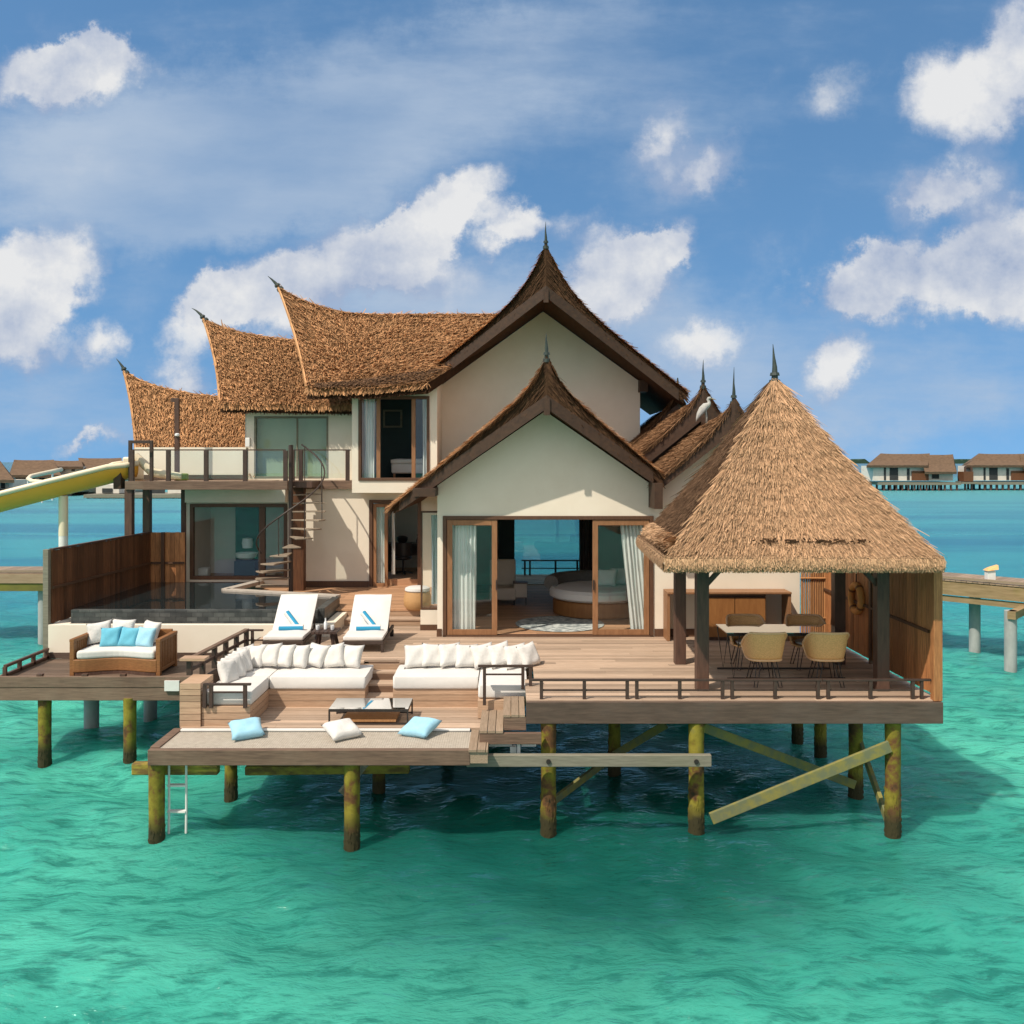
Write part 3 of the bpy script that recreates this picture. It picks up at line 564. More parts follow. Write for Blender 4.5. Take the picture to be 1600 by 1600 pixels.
def lean_roof(parent, ridge, Dr, eave, De, under, fin_pts, dens=950, thick=.26, sag=.18, back=2.6, rows=22, dark_tongue=None, name='roof'):
    rx = np.array([X(p[0], Dr) for p in ridge]); rz = np.array([Z(p[1], Dr) for p in ridge])
    ex = np.array([X(p[0], De) for p in eave]); ez = np.array([Z(p[1], De) for p in eave])
    tr = np.linspace(0, 1, len(rx)); rt = (rx - rx[0]) / (rx[-1] - rx[0])
    def S(u, v):
        u = np.asarray(u, float); v = np.asarray(v, float)
        Rx = rx[0] + u * (rx[-1] - rx[0]); Rz = np.interp(u, rt, rz); Ex = ex[0] + u * (ex[-1] - ex[0]); Ez = np.interp(u, np.linspace(0, 1, len(ez)), ez)
        s = sag * v * (1 - v) * 4 * (.4 + .6 * np.exp(-u / .25))
        return np.stack([Rx * (1 - v) + Ex * v + .5 * s * np.exp(-u / .2), Dr * (1 - v) + De * v + s * .4, Rz * (1 - v) + Ez * v - s * .5], -1)
    def SB(u, v):
        P = S(u, v * .85); P[..., 1] = Dr + (Dr - P[..., 1]) * 1.0; return P
    mb = MB(); nu, nv = 26, 9
    U, V = np.meshgrid(np.linspace(0, 1, nu), np.linspace(0, 1, nv)); top = S(U, V).reshape(-1, 3)
    bot = top.copy(); bot[:, 2] -= np.repeat(np.linspace(.02, thick, nv), nu); bot[:, 1] += .1
    n = nu * nv; q = lambda o: [(o + j * nu + i, o + j * nu + i + 1, o + (j + 1) * nu + i + 1, o + (j + 1) * nu + i) for j in range(nv - 1) for i in range(nu - 1)]
    rim = [(j * nu) for j in range(nv)] + [(nv - 1) * nu + i for i in range(1, nu)] + [j * nu + nu - 1 for j in range(nv - 2, -1, -1)]
    mb.add(top, q(0)); o = len(mb.v) - n; mb.m = 1; mb.add(bot, q(0))
    mb.f += [(a, b, b + n, a + n) for a, b in zip(rim, rim[1:])]; mb.mi += [1] * (len(rim) - 1); mb.m = 0
    topb = SB(U, V).reshape(-1, 3); mb.add(topb, q(0))
    A = abs(ex[-1] - ex[0]) * math.hypot(Dr - De, rz.mean() - ez.mean()) * 1.1
    strands(mb, S, int(A * dens), L=.25, w=.027, rows=rows, lift=.085, tilt=.28, rs=.075)
    strands(mb, SB, int(A * dens * .25), L=.3, w=.06, rows=14, lift=.05)
    strands(mb, lambda u, v: S(u, v * .03), int(abs(rx[-1] - rx[0]) * 160), L=.16, w=.035, rows=0, lift=.07, tilt=.9)        # ridge tufts
    strands(mb, lambda u, v: S(u, .965 + .035 * v), int(abs(ex[-1] - ex[0]) * 260), L=.2, w=.035, rows=0, lift=.03, hang=.11)
    mb.m = 1; strands(mb, lambda u, v: S(u, .985 + .015 * v) - np.array([0, -.03, .12]), int(abs(ex[-1] - ex[0]) * 150), L=.16, w=.035, rows=0, lift=.02, hang=.10); mb.m = 0
    if dark_tongue:                                          # a tongue of darker thatch widening along the eave
        mb.m = 2; (ua, ub, va, vb) = dark_tongue
        def SW(u, v):
            t = u; lo = vb; hi = vb + (va - vb) * t; P = S(ua + (ub - ua) * u, hi + (lo - hi) * v); P[..., 1] -= .03; P[..., 2] += .035; return P
        strands(mb, SW, 1500, L=.26, w=.04, rows=0, lift=.045, tilt=.3); mb.m = 0
    roof = mb.build('roof', [thatch, thatch_edge, thatch_old], parent, fix=False)
    # pale verge strip on the leaning gable end
    pts = [tuple(S(np.float64(0.0), np.float64(v)) + np.array([-.02, -.02, .02])) for v in np.linspace(.02, 1, 10)]
    MB().tube(pts, [.035] * 10, 6).build('verge', thatch, roof, smooth=True)
    fp = [(X(a, Dr), Dr + .02, Z(b, Dr)) for a, b in fin_pts]; fin(fp, .06, roof)
    return roof

# ------------------------------------------------------------------ the villa
villa = thing('water_villa', 'large two storey white villa with curved thatched gables standing on the deck', 'villa', (0, 22, 2))
YF = 18.4                                                # front wall of the lower gable block
def door_leaf(parent, x0, x1, y0, z0, z1, w=.11, g=None, m=None, name='door'):
    f = frame_rect(MB(), x0, x1, y0, y0 + .06, z0, z1, w).build(name, m or teak, parent, bevel=.006)
    MB().box(x0 + w, x1 - w, y0 + .02, y0 + .032, z0 + w, z1 - w).build('pane', g or glass, f)
    return f
def villa_walls():
    # lower gable block --------------------------------------------------
    zi = lambda x: 6.56 - .69 * abs(x - .67)
    x0, xd0, xd1, x1 = -1.51, -1.40, 2.86, 5.82; zd = 4.44
    w = MB(); w.box(x0, xd0, YF, YF + .2, 1.9, zd)
    w.prism([(x0, zd), (xd1, zd), (xd1, zi(xd1)), (.67, 6.56), (x0, zi(x0))], YF, YF + .2)
    g2 = lambda x: 6.14 - .80 * abs(x - 4.37)
    w.prism([(xd1, 1.9), (x1, 1.9), (x1, g2(x1)), (4.37, 6.14), (xd1, g2(xd1))], YF, YF + .2)
    w.build('wall', plaster, villa)
    MB().prism([(2.9, 4.6), (5.7, 4.6), (5.7, 5.3), (4.26, 6.48), (2.9, 5.36)], 20.75, 20.85).build('rear_gable_wall', dark_wood, villa)
    w = MB(); w.box(x1 - .2, x1, YF + .2, 26, 1.9, 4.75); w.box(x0, x0 + .2, 19.15, 26, 1.9, 4.7); w.build('wall', plaster, villa)
    MB().box(x0 - .012, xd0 - .02, YF - .016, YF + .1, 2.0, 2.16).build('skirting', teak_dark, villa); MB().box(xd1 + .02, 5.83, YF - .016, YF + .1, 2.0, 2.16).build('skirting', teak_dark, villa)
    # door set of the lower room ------------------------------------------
    fr = MB(); frame_rect(fr, xd0 + .002, xd1 - .002, YF - .03, YF + .14, 2.0, zd + .002, .075, False); fr.box(xd0, xd1, YF - .03, YF + .14, 1.99, 2.03)
    fr.build('door_frame', teak_dark, villa, bevel=.005)
    xa, xb = X(777, YF), X(926, YF)
    d1 = door_leaf(villa, xd0 + .085, xa, YF - .01, 2.035, zd - .08); d2 = door_leaf(villa, xb, xd1 - .085, YF - .01, 2.035, zd - .08)
    MB().box(xa - .03, xa - .005, YF - .05, YF - .01, 2.95, 3.15).build('handle', metal_dark, d1); MB().box(xb + .005, xb + .03, YF - .05, YF - .01, 2.95, 3.15).build('handle', metal_dark, d2)
    curtain(X(701, 18.7), X(744, 18.7), 18.54, 2.06, zd - .1, 7).build('curtain', curtain_mat, villa, smooth=True, angle=180)
    curtain(X(967, 18.7), X(1007, 18.7), 18.54, 2.06, zd - .1, 7, taper=.22).build('curtain', curtain_mat, villa, smooth=True, angle=180)
    # floor, ceiling, back wall of the lower room
    planks_x(MB(), x0 + .2, x1 - .2, YF + .02, 26, 2.02, w=.16).build('floor', terrace_wood, villa)
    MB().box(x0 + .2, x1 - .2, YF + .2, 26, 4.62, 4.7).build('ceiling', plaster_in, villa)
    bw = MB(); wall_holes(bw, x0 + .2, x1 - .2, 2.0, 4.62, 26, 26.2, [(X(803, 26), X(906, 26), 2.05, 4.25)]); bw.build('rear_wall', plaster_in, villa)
    MB().box(X(803, 26), X(906, 26), 26.08, 26.1, 2.05, 4.25).build('rear_window', glass_rear, villa)
    MB().box(X(779, 25), X(804, 25), 25.2, 25.9, 2.03, 4.6).build('wardrobe', teal_dark, villa)
    curtain(X(905, 25.4), X(927, 25.4), 25.5, 2.05, 4.55, 5).build('curtain', curtain_dark, villa, smooth=True, angle=180)
    # set back side window of the lower room
    wy = 19.1; s0, s1 = X(657, wy), x0 - .004
    MB().box(s0, s1, wy, wy + .15, 1.9, 2.42).build('plinth', plaster, villa); MB().box(s0 - .005, s1, wy - .012, wy + .1, 2.0, 2.12).build('skirting', teak_dark, villa)
    f = frame_rect(MB(), s0, s1, wy + .02, wy + .09, 2.43, 4.5, .035).build('window', teak_dark, villa, bevel=.004)
    MB().box(s0 + .035, s1 - .035, wy + .05, wy + .06, 2.46, 4.46).build('pane', glass, f)
    curtain(s0 + .2, s1 - .03, wy + .3, 2.5, 4.4, 3).build('curtain', curtain_mat, villa, smooth=True, angle=180)
    # left wing, ground floor ----------------------------------------------
    yw = 23.5; xl, xr = X(290, yw), X(548, yw); gx0, gx1 = X(297, yw), X(449, yw); zg0, zg1 = 2.5, Z(787, yw)
    dx0, dx1, dz1 = X(577, yw), X(658, yw), Z(781, yw)
    w = MB(); wall_holes(w, xl, -1.7, 2.2, 4.87, yw, yw + .2, [(gx0, gx1, zg0, zg1), (dx0, dx1, 2.2, dz1)]); w.build('wall', plaster, villa)
    MB().box(X(475, yw), dx0 - .01, yw - .02, yw - .001, 2.3, 2.46).build('skirting', teak_dark, villa)
    f = frame_rect(MB(), gx0, gx1, yw - .03, yw + .1, zg0, zg1, .09); f.box(X(405, yw), X(414, yw), yw - .02, yw + .1, zg0 + .09, zg1 - .09)
    f = f.build('window', teak_dark, villa, bevel=.006); MB().box(gx0 + .09, gx1 - .09, yw + .03, yw + .04, zg0 + .09, zg1 - .09).build('pane', glass, f)
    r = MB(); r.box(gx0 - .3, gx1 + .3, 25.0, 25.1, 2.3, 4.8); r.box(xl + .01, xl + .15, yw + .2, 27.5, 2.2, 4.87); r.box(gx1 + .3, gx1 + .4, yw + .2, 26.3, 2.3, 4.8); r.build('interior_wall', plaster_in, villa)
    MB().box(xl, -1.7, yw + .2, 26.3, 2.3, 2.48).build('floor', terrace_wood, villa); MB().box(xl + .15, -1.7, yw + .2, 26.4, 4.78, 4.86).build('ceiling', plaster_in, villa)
    p = MB(); p.box(X(368, 24.9), X(404, 24.9), 24.9, 24.98, 2.5, 4.5); p.build('shower_screen', teal_dark, villa)
    p = MB(); p.box(X(302, 24.9), X(327, 24.9), 24.92, 24.98, 2.6, Z(815, 24.9)); p.build('mirror', teak_dark, villa)
    # entrance door of the middle bay
    fr = frame_rect(MB(), dx0, dx1, yw - .05, yw + .15, 2.3, dz1, .09, False).build('door_frame', teak_dark, villa, bevel=.006)
    MB().box(dx0, dx1, yw - .06, yw + .22, 2.1, 2.318).build('threshold', terrace_wood, villa)
    door_leaf(villa, dx0 + .1, X(606, yw), yw - .02, 2.32, dz1 - .1, .085)
    curtain(X(584, yw), X(601, yw), yw + .12, 2.4, dz1 - .1, 4).build('curtain', curtain_mat, villa, smooth=True, angle=180)
    curtain(X(609, yw), X(615, yw), yw + .3, 2.6, dz1 - .1, 2).build('curtain', curtain_mat, villa, smooth=True, angle=180)
    # left wing, upper floor -------------------------------------------------
    yw = 24.25; ux0, ux1 = X(385, yw), X(556, yw); ug0, ug1 = X(397, yw), X(513, yw); ztop = 6.75
    w = MB(); wall_holes(w, ux0, ux1, 4.87, ztop + .3, yw, yw + .2, [(ug0, ug1, 5.1, ztop)]); w.box(ux0, ux0 + .2, yw + .2, 27.5, 4.87, ztop + .3); w.build('wall', plaster, villa)
    f = frame_rect(MB(), ug0, ug1, yw - .01, yw + .1, 5.1, ztop, .05); f.box(X(464, yw) - .02, X(464, yw) + .02, yw, yw + .08, 5.15, ztop - .05)
    f = f.build('window', grey_wood, villa, bevel=.005); MB().box(ug0 + .05, ug1 - .05, yw + .03, yw + .04, 5.15, ztop - .05).build('pane', glass_teal, f)
    r = MB(); r.box(ug0 - .3, ug1 + .3, yw + .21, yw + .3, 5.0, ztop + .2); r.build('interior_wall', plaster_in, villa)
    # window bay ----------------------------------------------------------------
    yw = 23.5; yb = 22.4; bx0, bx1 = X(550, yb), X(683, yb); bz0, bz1 = Z(770, yb), 7.6
    hx0, hx1, hz0, hz1 = X(560, yb), X(671, yb), Z(751, yb), Z(619, yb)
    w = MB(); wall_holes(w, bx0, bx1, bz0, bz1, yb, yb + .16, [(hx0, hx1, hz0, hz1)])
    w.box(bx0, bx0 + .16, yb + .16, 24.4, bz0, bz1); w.box(bx1 - .16, bx1, yb + .16, 24.2, bz0, bz1); w.box(bx0 + .16, bx1 - .16, yb + .16, yw, bz0, bz0 + .14); w.build('bay_wall', plaster, villa)
    f = frame_rect(MB(), hx0, hx1, yb - .03, yb + .12, hz0, hz1, .07).build('window', teak_dark, villa, bevel=.006)
    d = MB()
    for px in (588, 643): d.box(X(px, yb), X(px + 6, yb), yb + .01, yb + .07, hz0 + .07, hz1 - .07)
    d.build('mullion', teak, f); MB().box(hx0 + .07, X(588, yb) - .005, yb + .04, yb + .05, hz0 + .07, hz1 - .07).build('pane', glass, f)
    MB().box(X(649, yb) + .005, hx1 - .07, yb + .04, yb + .05, hz0 + .07, hz1 - .07).build('pane', glass, f)
    curtain(X(567, yb), X(584, yb), yb + .17, hz0 + .05, hz1 - .02, 4).build('curtain', curtain_mat, villa, smooth=True, angle=180)
    curtain(X(659, yb), X(670, yb), yb + .17, hz0 + .05, hz1 - .02, 3).build('curtain', curtain_mat, villa, smooth=True, angle=180)
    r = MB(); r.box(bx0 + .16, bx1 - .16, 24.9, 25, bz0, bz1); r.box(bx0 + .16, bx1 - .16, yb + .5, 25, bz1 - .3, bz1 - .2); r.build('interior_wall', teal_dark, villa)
    MB().box(bx0 + .16, bx1 - .16, yb + .17, 24.9, hz0 - .03, hz0 + .01).build('floor', terrace_wood, villa)
    p = frame_rect(MB(), X(598, 24.8), X(628, 24.8), 24.85, 24.89, Z(668, 24.8), Z(640, 24.8), .05).build('picture_frame', grey_wood, villa)
    # upper gable wall and body ---------------------------------------------------
    yu = 24.0; zi = lambda x: 9.5 - .725 * abs(x - .82); a, b = bx1 - .1, X(1000, yu)
    w = MB(); w.prism([(a, 4.7), (b, 4.7), (b, zi(b)), (.82, 9.5), (a, zi(a))], yu, yu + .2); w.box(b - .2, b, yu + .2, 29, 4.7, zi(b) + .1); w.build('gable_wall', plaster, villa)
    MB().box(b - .05, b + .16, yu - .35, yu + .25, zi(b) - .28, zi(b) + .02).build('rafter_end', board_wood, villa)
    MB().box(x0 - .42, x0 + .02, YF - .75, YF + .3, 4.86, 5.02).build('rafter_end', board_wood, villa)
    MB().box(2.76, 2.92, 17.62, YF + .05, 4.62, 5.12).build('rafter_end', board_wood, villa)
villa_walls()
# roofs
gable_roof(villa, .67, 17.6, 24.0, 7.16, .82, .45, .25, 3.03, 2.2, 6.595, .69, dec=1.2)
gable_roof(villa, .82, 22.0, 28.5, 9.89, .72, .95, .5, 2.95, 3.5, 9.54, .725, dec=1.4, board=.24, fin_h=.5, lean=.9)
gable_roof(villa, 4.37, 17.9, 20.6, 6.42, .84, .38, .25, 1.45, 1.6, 6.16, .80, dec=.9, board=.6, fin_h=.6, lean=.2, mats=[thatch_brown, thatch_edge])
gable_roof(villa, 4.26, 20.25, 23.2, 6.86, .84, .45, .25, 1.5, 1.6, 6.52, .82, dec=.9, board=.6, fin_h=.5, lean=.2, mats=[thatch_brown, thatch_edge])
gable_roof(villa, 4.25, 23.3, 26.5, 6.95, .84, .45, .25, 1.5, 1.6, 6.5, .82, dec=.9, board=.5, fin_h=.15, mats=[thatch_brown, thatch_edge])
lean_roof(villa, [(435, 448), (470, 467), (508, 480), (545, 488), (590, 490), (700, 490), (835, 490)], 25, [(480, 606), (565, 605), (668, 598)], 21.9, 0,
          [(437, 451), (430, 442), (424, 436), (418, 431)], rows=24, dark_tongue=(.08, .97, .80, .96))
lean_roof(villa, [(318, 497), (345, 509), (380, 519), (420, 526), (470, 531), (570, 534)], 26.2, [(344, 628), (440, 630), (560, 631)], 23.9, 0,
          [(320, 500), (313, 491), (306, 485), (299, 481)], rows=20)
lean_roof(villa, [(194, 578), (215, 591), (250, 604), (300, 614), (347, 620), (420, 624)], 26.4, [(213, 740), (300, 740), (398, 740)], 24.4, 0,
          [(196, 582), (191, 573), (186, 566), (181, 560)], rows=22, thick=.15)

# balcony, spiral stair, slide ------------------------------------------------
def balcony():
    t = thing('balcony', 'dark timber balcony with glass railing on the left upper floor', 'balcony', (-6.5, 22, 4.9))
    x0, x1, y0, y1 = X(195, 22), X(549, 22.4), 22.0, 23.48
    xm = X(412, 22); f = MB(); f.box(x0, X(449, 22), y0, y0 + .12, 4.86, 5.07); f.box(xm, x1, 23.36, 23.46, 4.84, 5.05); f.box(x0, x0 + .12, y0 + .12, 24.6, 4.86, 5.07); f.build('edge_beam', old_wood, t, bevel=.008)
    planks_x(planks_x(MB(), x0 + .12, xm, y0 + .12, 23.46, 5.06, w=.14), x0 + .12, x1 - .1, 23.46, 24.24, 5.055, w=.14).build('floor', deck_wood, t); MB().box(x0 + .12, xm, y0 + .13, y1, 4.93, 5.02).build('underside', plaster_in, t)
    MB().box(X(291, 23.3), X(447, 23.3), 23.2, 23.47, 4.5, 4.9).build('soffit_wall', plaster, t)
    hgt = Z(704, 22.05); h2 = Z(704, 23.4)
    for px in (206, 263, 322, 383, 446, 457, 470, 543):
        d = 22.05 if px < 450 else 23.4
        MB().box(X(px, d) - .05, X(px, d) + .05, d - .03, d + .05, 5.05, hgt if px < 450 else h2).build('post', rail_wood, t, bevel=.005)
    MB().box(X(207, 22.05), X(446, 22.05), 22.03, 22.08, hgt, hgt + .03).build('top_rail', rail_wood, t); MB().box(X(457, 23.4), X(548, 23.4), 23.38, 23.43, h2, h2 + .03).build('top_rail', rail_wood, t)
    for a, b in ((265, 320), (324, 381), (385, 443), (473, 540)):
        d = 22.05 if a < 450 else 23.4
        MB().box(X(a, d) + .03, X(b, d) - .02, d, d + .012, 5.12, (hgt if a < 450 else h2) - .01).build('glass_panel', glass_clear, t)
    MB().box(X(213, 23.6), X(386, 23.6), 23.5, 23.72, 5.07, Z(699, 23.6)).build('parapet', plaster, t); MB().box(X(213, 23.6), X(386, 23.6), 23.47, 23.498, 5.07, 5.2).build('skirting', fascia_dark, t)
    for px, d in ((200, 22.05), (228, 23.2)):
        MB().box(X(px, d) - .09, X(px, d) + .09, d, d + .18, 1.3, 4.86).build('support_post', dark_wood, t, bevel=.008)
    MB().box(X(286, 23.6), X(293, 23.6), 23.44, 23.58, 2.3, 4.86).build('support_post', dark_wood, t, bevel=.008)
    px = 276; s = thing('outdoor_shower', 'tall dark outdoor shower post with short arm on the balcony', 'shower', (X(px, 22.9), 22.9, 5.06))
    MB().box(X(273, 22.9), X(280, 22.9), 22.87, 22.95, 5.06, Z(622, 22.9)).build('post', dark_wood, s, bevel=.005); MB().box(X(267, 22.9), X(273, 22.9), 22.88, 22.94, Z(628, 22.9), Z(622, 22.9)).build('arm', dark_wood, s)
    MB().lathe((X(276, 22.8), 22.84, Z(680, 22.8)), [(.03, -.03), (.06, -.01), (.06, .03), (.03, .05)], 12).build('valve', ceramic, s, smooth=True)
    lp = MB().box(X(383, 23.3), X(390, 23.3), 23.3, 23.45, Z(698, 23.3), Z(684, 23.3)).build('wall_lamp', white_paint, None, bevel=.01, loc=(X(386, 23.3), 23.4, 5.9)); tag(lp, 'small white wall lamp at the left end of the upper glass wall', 'lamp')
    st = thing('gate_frame', 'dark open timber frame over the slide entry on the balcony', 'frame', (X(220, 22.1), 22.2, 5.07))
    frame_rect(MB(), X(201, 22.15), X(239, 22.15), 22.12, 22.2, 5.07, Z(688, 22.15), .075, False).build('frame', rail_wood, st, bevel=.005)
balcony()
def spiral():
    cx, cy, r = X(456, 22.4), 22.3, .84; z0, z1 = 2.3, 5.06
    t = thing('spiral_stair', 'spiral staircase with pale treads and thin dark handrail rising to the balcony', 'staircase', (cx, cy, z0))
    MB().cyl((cx, cy, z0), (cx, cy, 5.95), .055, n=16).build('pole', metal_rust, t, smooth=True)
    n = 13; tread_mat = mat('tread_timber', (.34, .27, .20), (.22, .17, .12), .7, freq=9, bump=.2)
    ang = lambda f: R(160 + 285 * f)
    for i in range(n):
        f = (i + .7) / n; a = ang(f); z = z0 + (z1 - z0) * (i + 1) / (n + .6); h = R(15)
        mb = MB(); pts = [(cx + .05 * math.cos(a - 1), cy + .05 * math.sin(a - 1))] + [(cx + r * math.cos(a + h * k), cy + r * math.sin(a + h * k)) for k in (-1, -.5, 0, .5, 1)] + [(cx + .05 * math.cos(a + 1), cy + .05 * math.sin(a + 1))]
        mb.slab(pts, z - .03, z); mb.build('tread', tread_mat, t, bevel=.005)
    def rail(rr, dz, f0=0.02, f1=1.0, k=44): return [(cx + rr * math.cos(ang(f0 + (f1 - f0) * i / k)), cy + rr * math.sin(ang(f0 + (f1 - f0) * i / k)), z0 + dz + (z1 - z0) * (f0 + (f1 - f0) * i / k)) for i in range(k + 1)]
    MB().tube(rail(.81, .92), .02, 8).build('handrail', metal_rust, t, smooth=True)
    for i in range(0, n, 2):
        f = (i + .7) / n; a = ang(f); z = z0 + (z1 - z0) * (i + 1) / (n + .6)
        MB().cyl((cx + .80 * math.cos(a), cy + .80 * math.sin(a), z), (cx + .80 * math.cos(a), cy + .80 * math.sin(a), z0 + .92 + (z1 - z0) * f), .012, n=6).build('baluster', metal_rust, t)
    MB().slab([(cx - .1, cy + .1), (cx + .5, cy + .1), (cx + .5, 23.36), (cx + .05, 23.36), (cx + .05, cy + .5), (cx - .1, cy + .5)], 4.9, 5.055).build('landing', dark_wood, t)
    p = MB(); d = 22.95; p.box(X(457, d), X(476, d), d - .12, d + .16, 2.3, 4.9); tag(p.build('column', fence_wood, None, bevel=.01, loc=(X(466, d), d, 2.3)), 'brown square timber column behind the spiral staircase', 'column')
spiral()
def slide():
    t = thing('water_slide', 'yellow water slide with cream rim running down from the balcony', 'slide', (X(100, 21.9), 21.9, 3))
    P = [(X(205, 22.6), 22.6, Z(733, 22.6)), (X(180, 22.3), 22.3, Z(737, 22.3)), (X(100, 22.0), 22.0, Z(757, 22)), (X(0, 21.7), 21.7, Z(783, 21.7)), (X(-120, 21.5), 21.5, Z(820, 21.5)), (X(-260, 21.2), 21.2, Z(880, 21.2))]
    r = .40
    def fn(u, v):
        s = v * (len(P) - 1); i = min(int(s), len(P) - 2); k = s - i
        p = Vector(P[i]).lerp(Vector(P[i + 1]), k); d = (Vector(P[min(i + 1, len(P) - 1)]) - Vector(P[i])).normalized(); sd = d.cross(Vector((0, 0, 1))).normalized(); up = sd.cross(d)
        a = math.pi * u; return p + sd * (r * math.cos(a)) + up * (-r * .95 * math.sin(a) + .12)
    o = MB().grid(fn, 17, 24).build('trough', slide_yellow, t, smooth=True, angle=180); m = o.modifiers.new('thick', 'SOLIDIFY'); m.thickness = .025
    for e in (0, 1):
        pts = [fn(e, k / 23) + Vector((0, 0, .03)) for k in range(24)]
        MB().tube(pts, .065, 8).build('rim', cream_paint, t, smooth=True, angle=180)
    c = MB(); d = 22.0; c.cyl((X(99, d), d, -2.4), (X(99, d), d, 3.75), .105, n=18); c.m = 1; c.cyl((X(99, d), d, 3.75), (X(99, d), d, 4.72), .108, n=18); c.build('support_column', [white_paint, cream_paint], t, smooth=True)
    e = MB(); e.box(X(196, 22.5), X(213, 22.5), 22.3, 23.0, 5.08, Z(714, 22.5)); e.build('entry_side', cream_paint, t, bevel=.05, seg=4)
    e = MB(); pts = [(X(212, 22.5), 22.45, Z(712, 22.5)), (X(225, 22.5), 22.45, Z(724, 22.5)), (X(240, 22.5), 22.45, Z(738, 22.5)), (X(262, 22.5), 22.45, Z(742, 22.5)), (X(285, 22.5), 22.45, Z(744, 22.5))]
    e.tube(pts, [.10, .11, .12, .11, .08], 10); e.build('entry_lip', cream_paint, t, smooth=True)
    MB().box(X(181, 22.2), X(193, 22.2), 22.05, 22.3, Z(764, 22.2), Z(724, 22.2)).build('bracket', board_wood, t, bevel=.01)
    b = MB().lathe((X(284, 22.6), 22.6, 5.07), [(.12, 0), (.16, .02), (.16, .16), (.13, .18)], 16).build('flower_pot', mat('green_pot', (.25, .3, .05), (.2, .24, .04), .6, freq=5), None, smooth=True, loc=(X(284, 22.6), 22.6, 5.07)); tag(b, 'small green pot on the balcony floor beside the slide entry', 'pot')
slide()

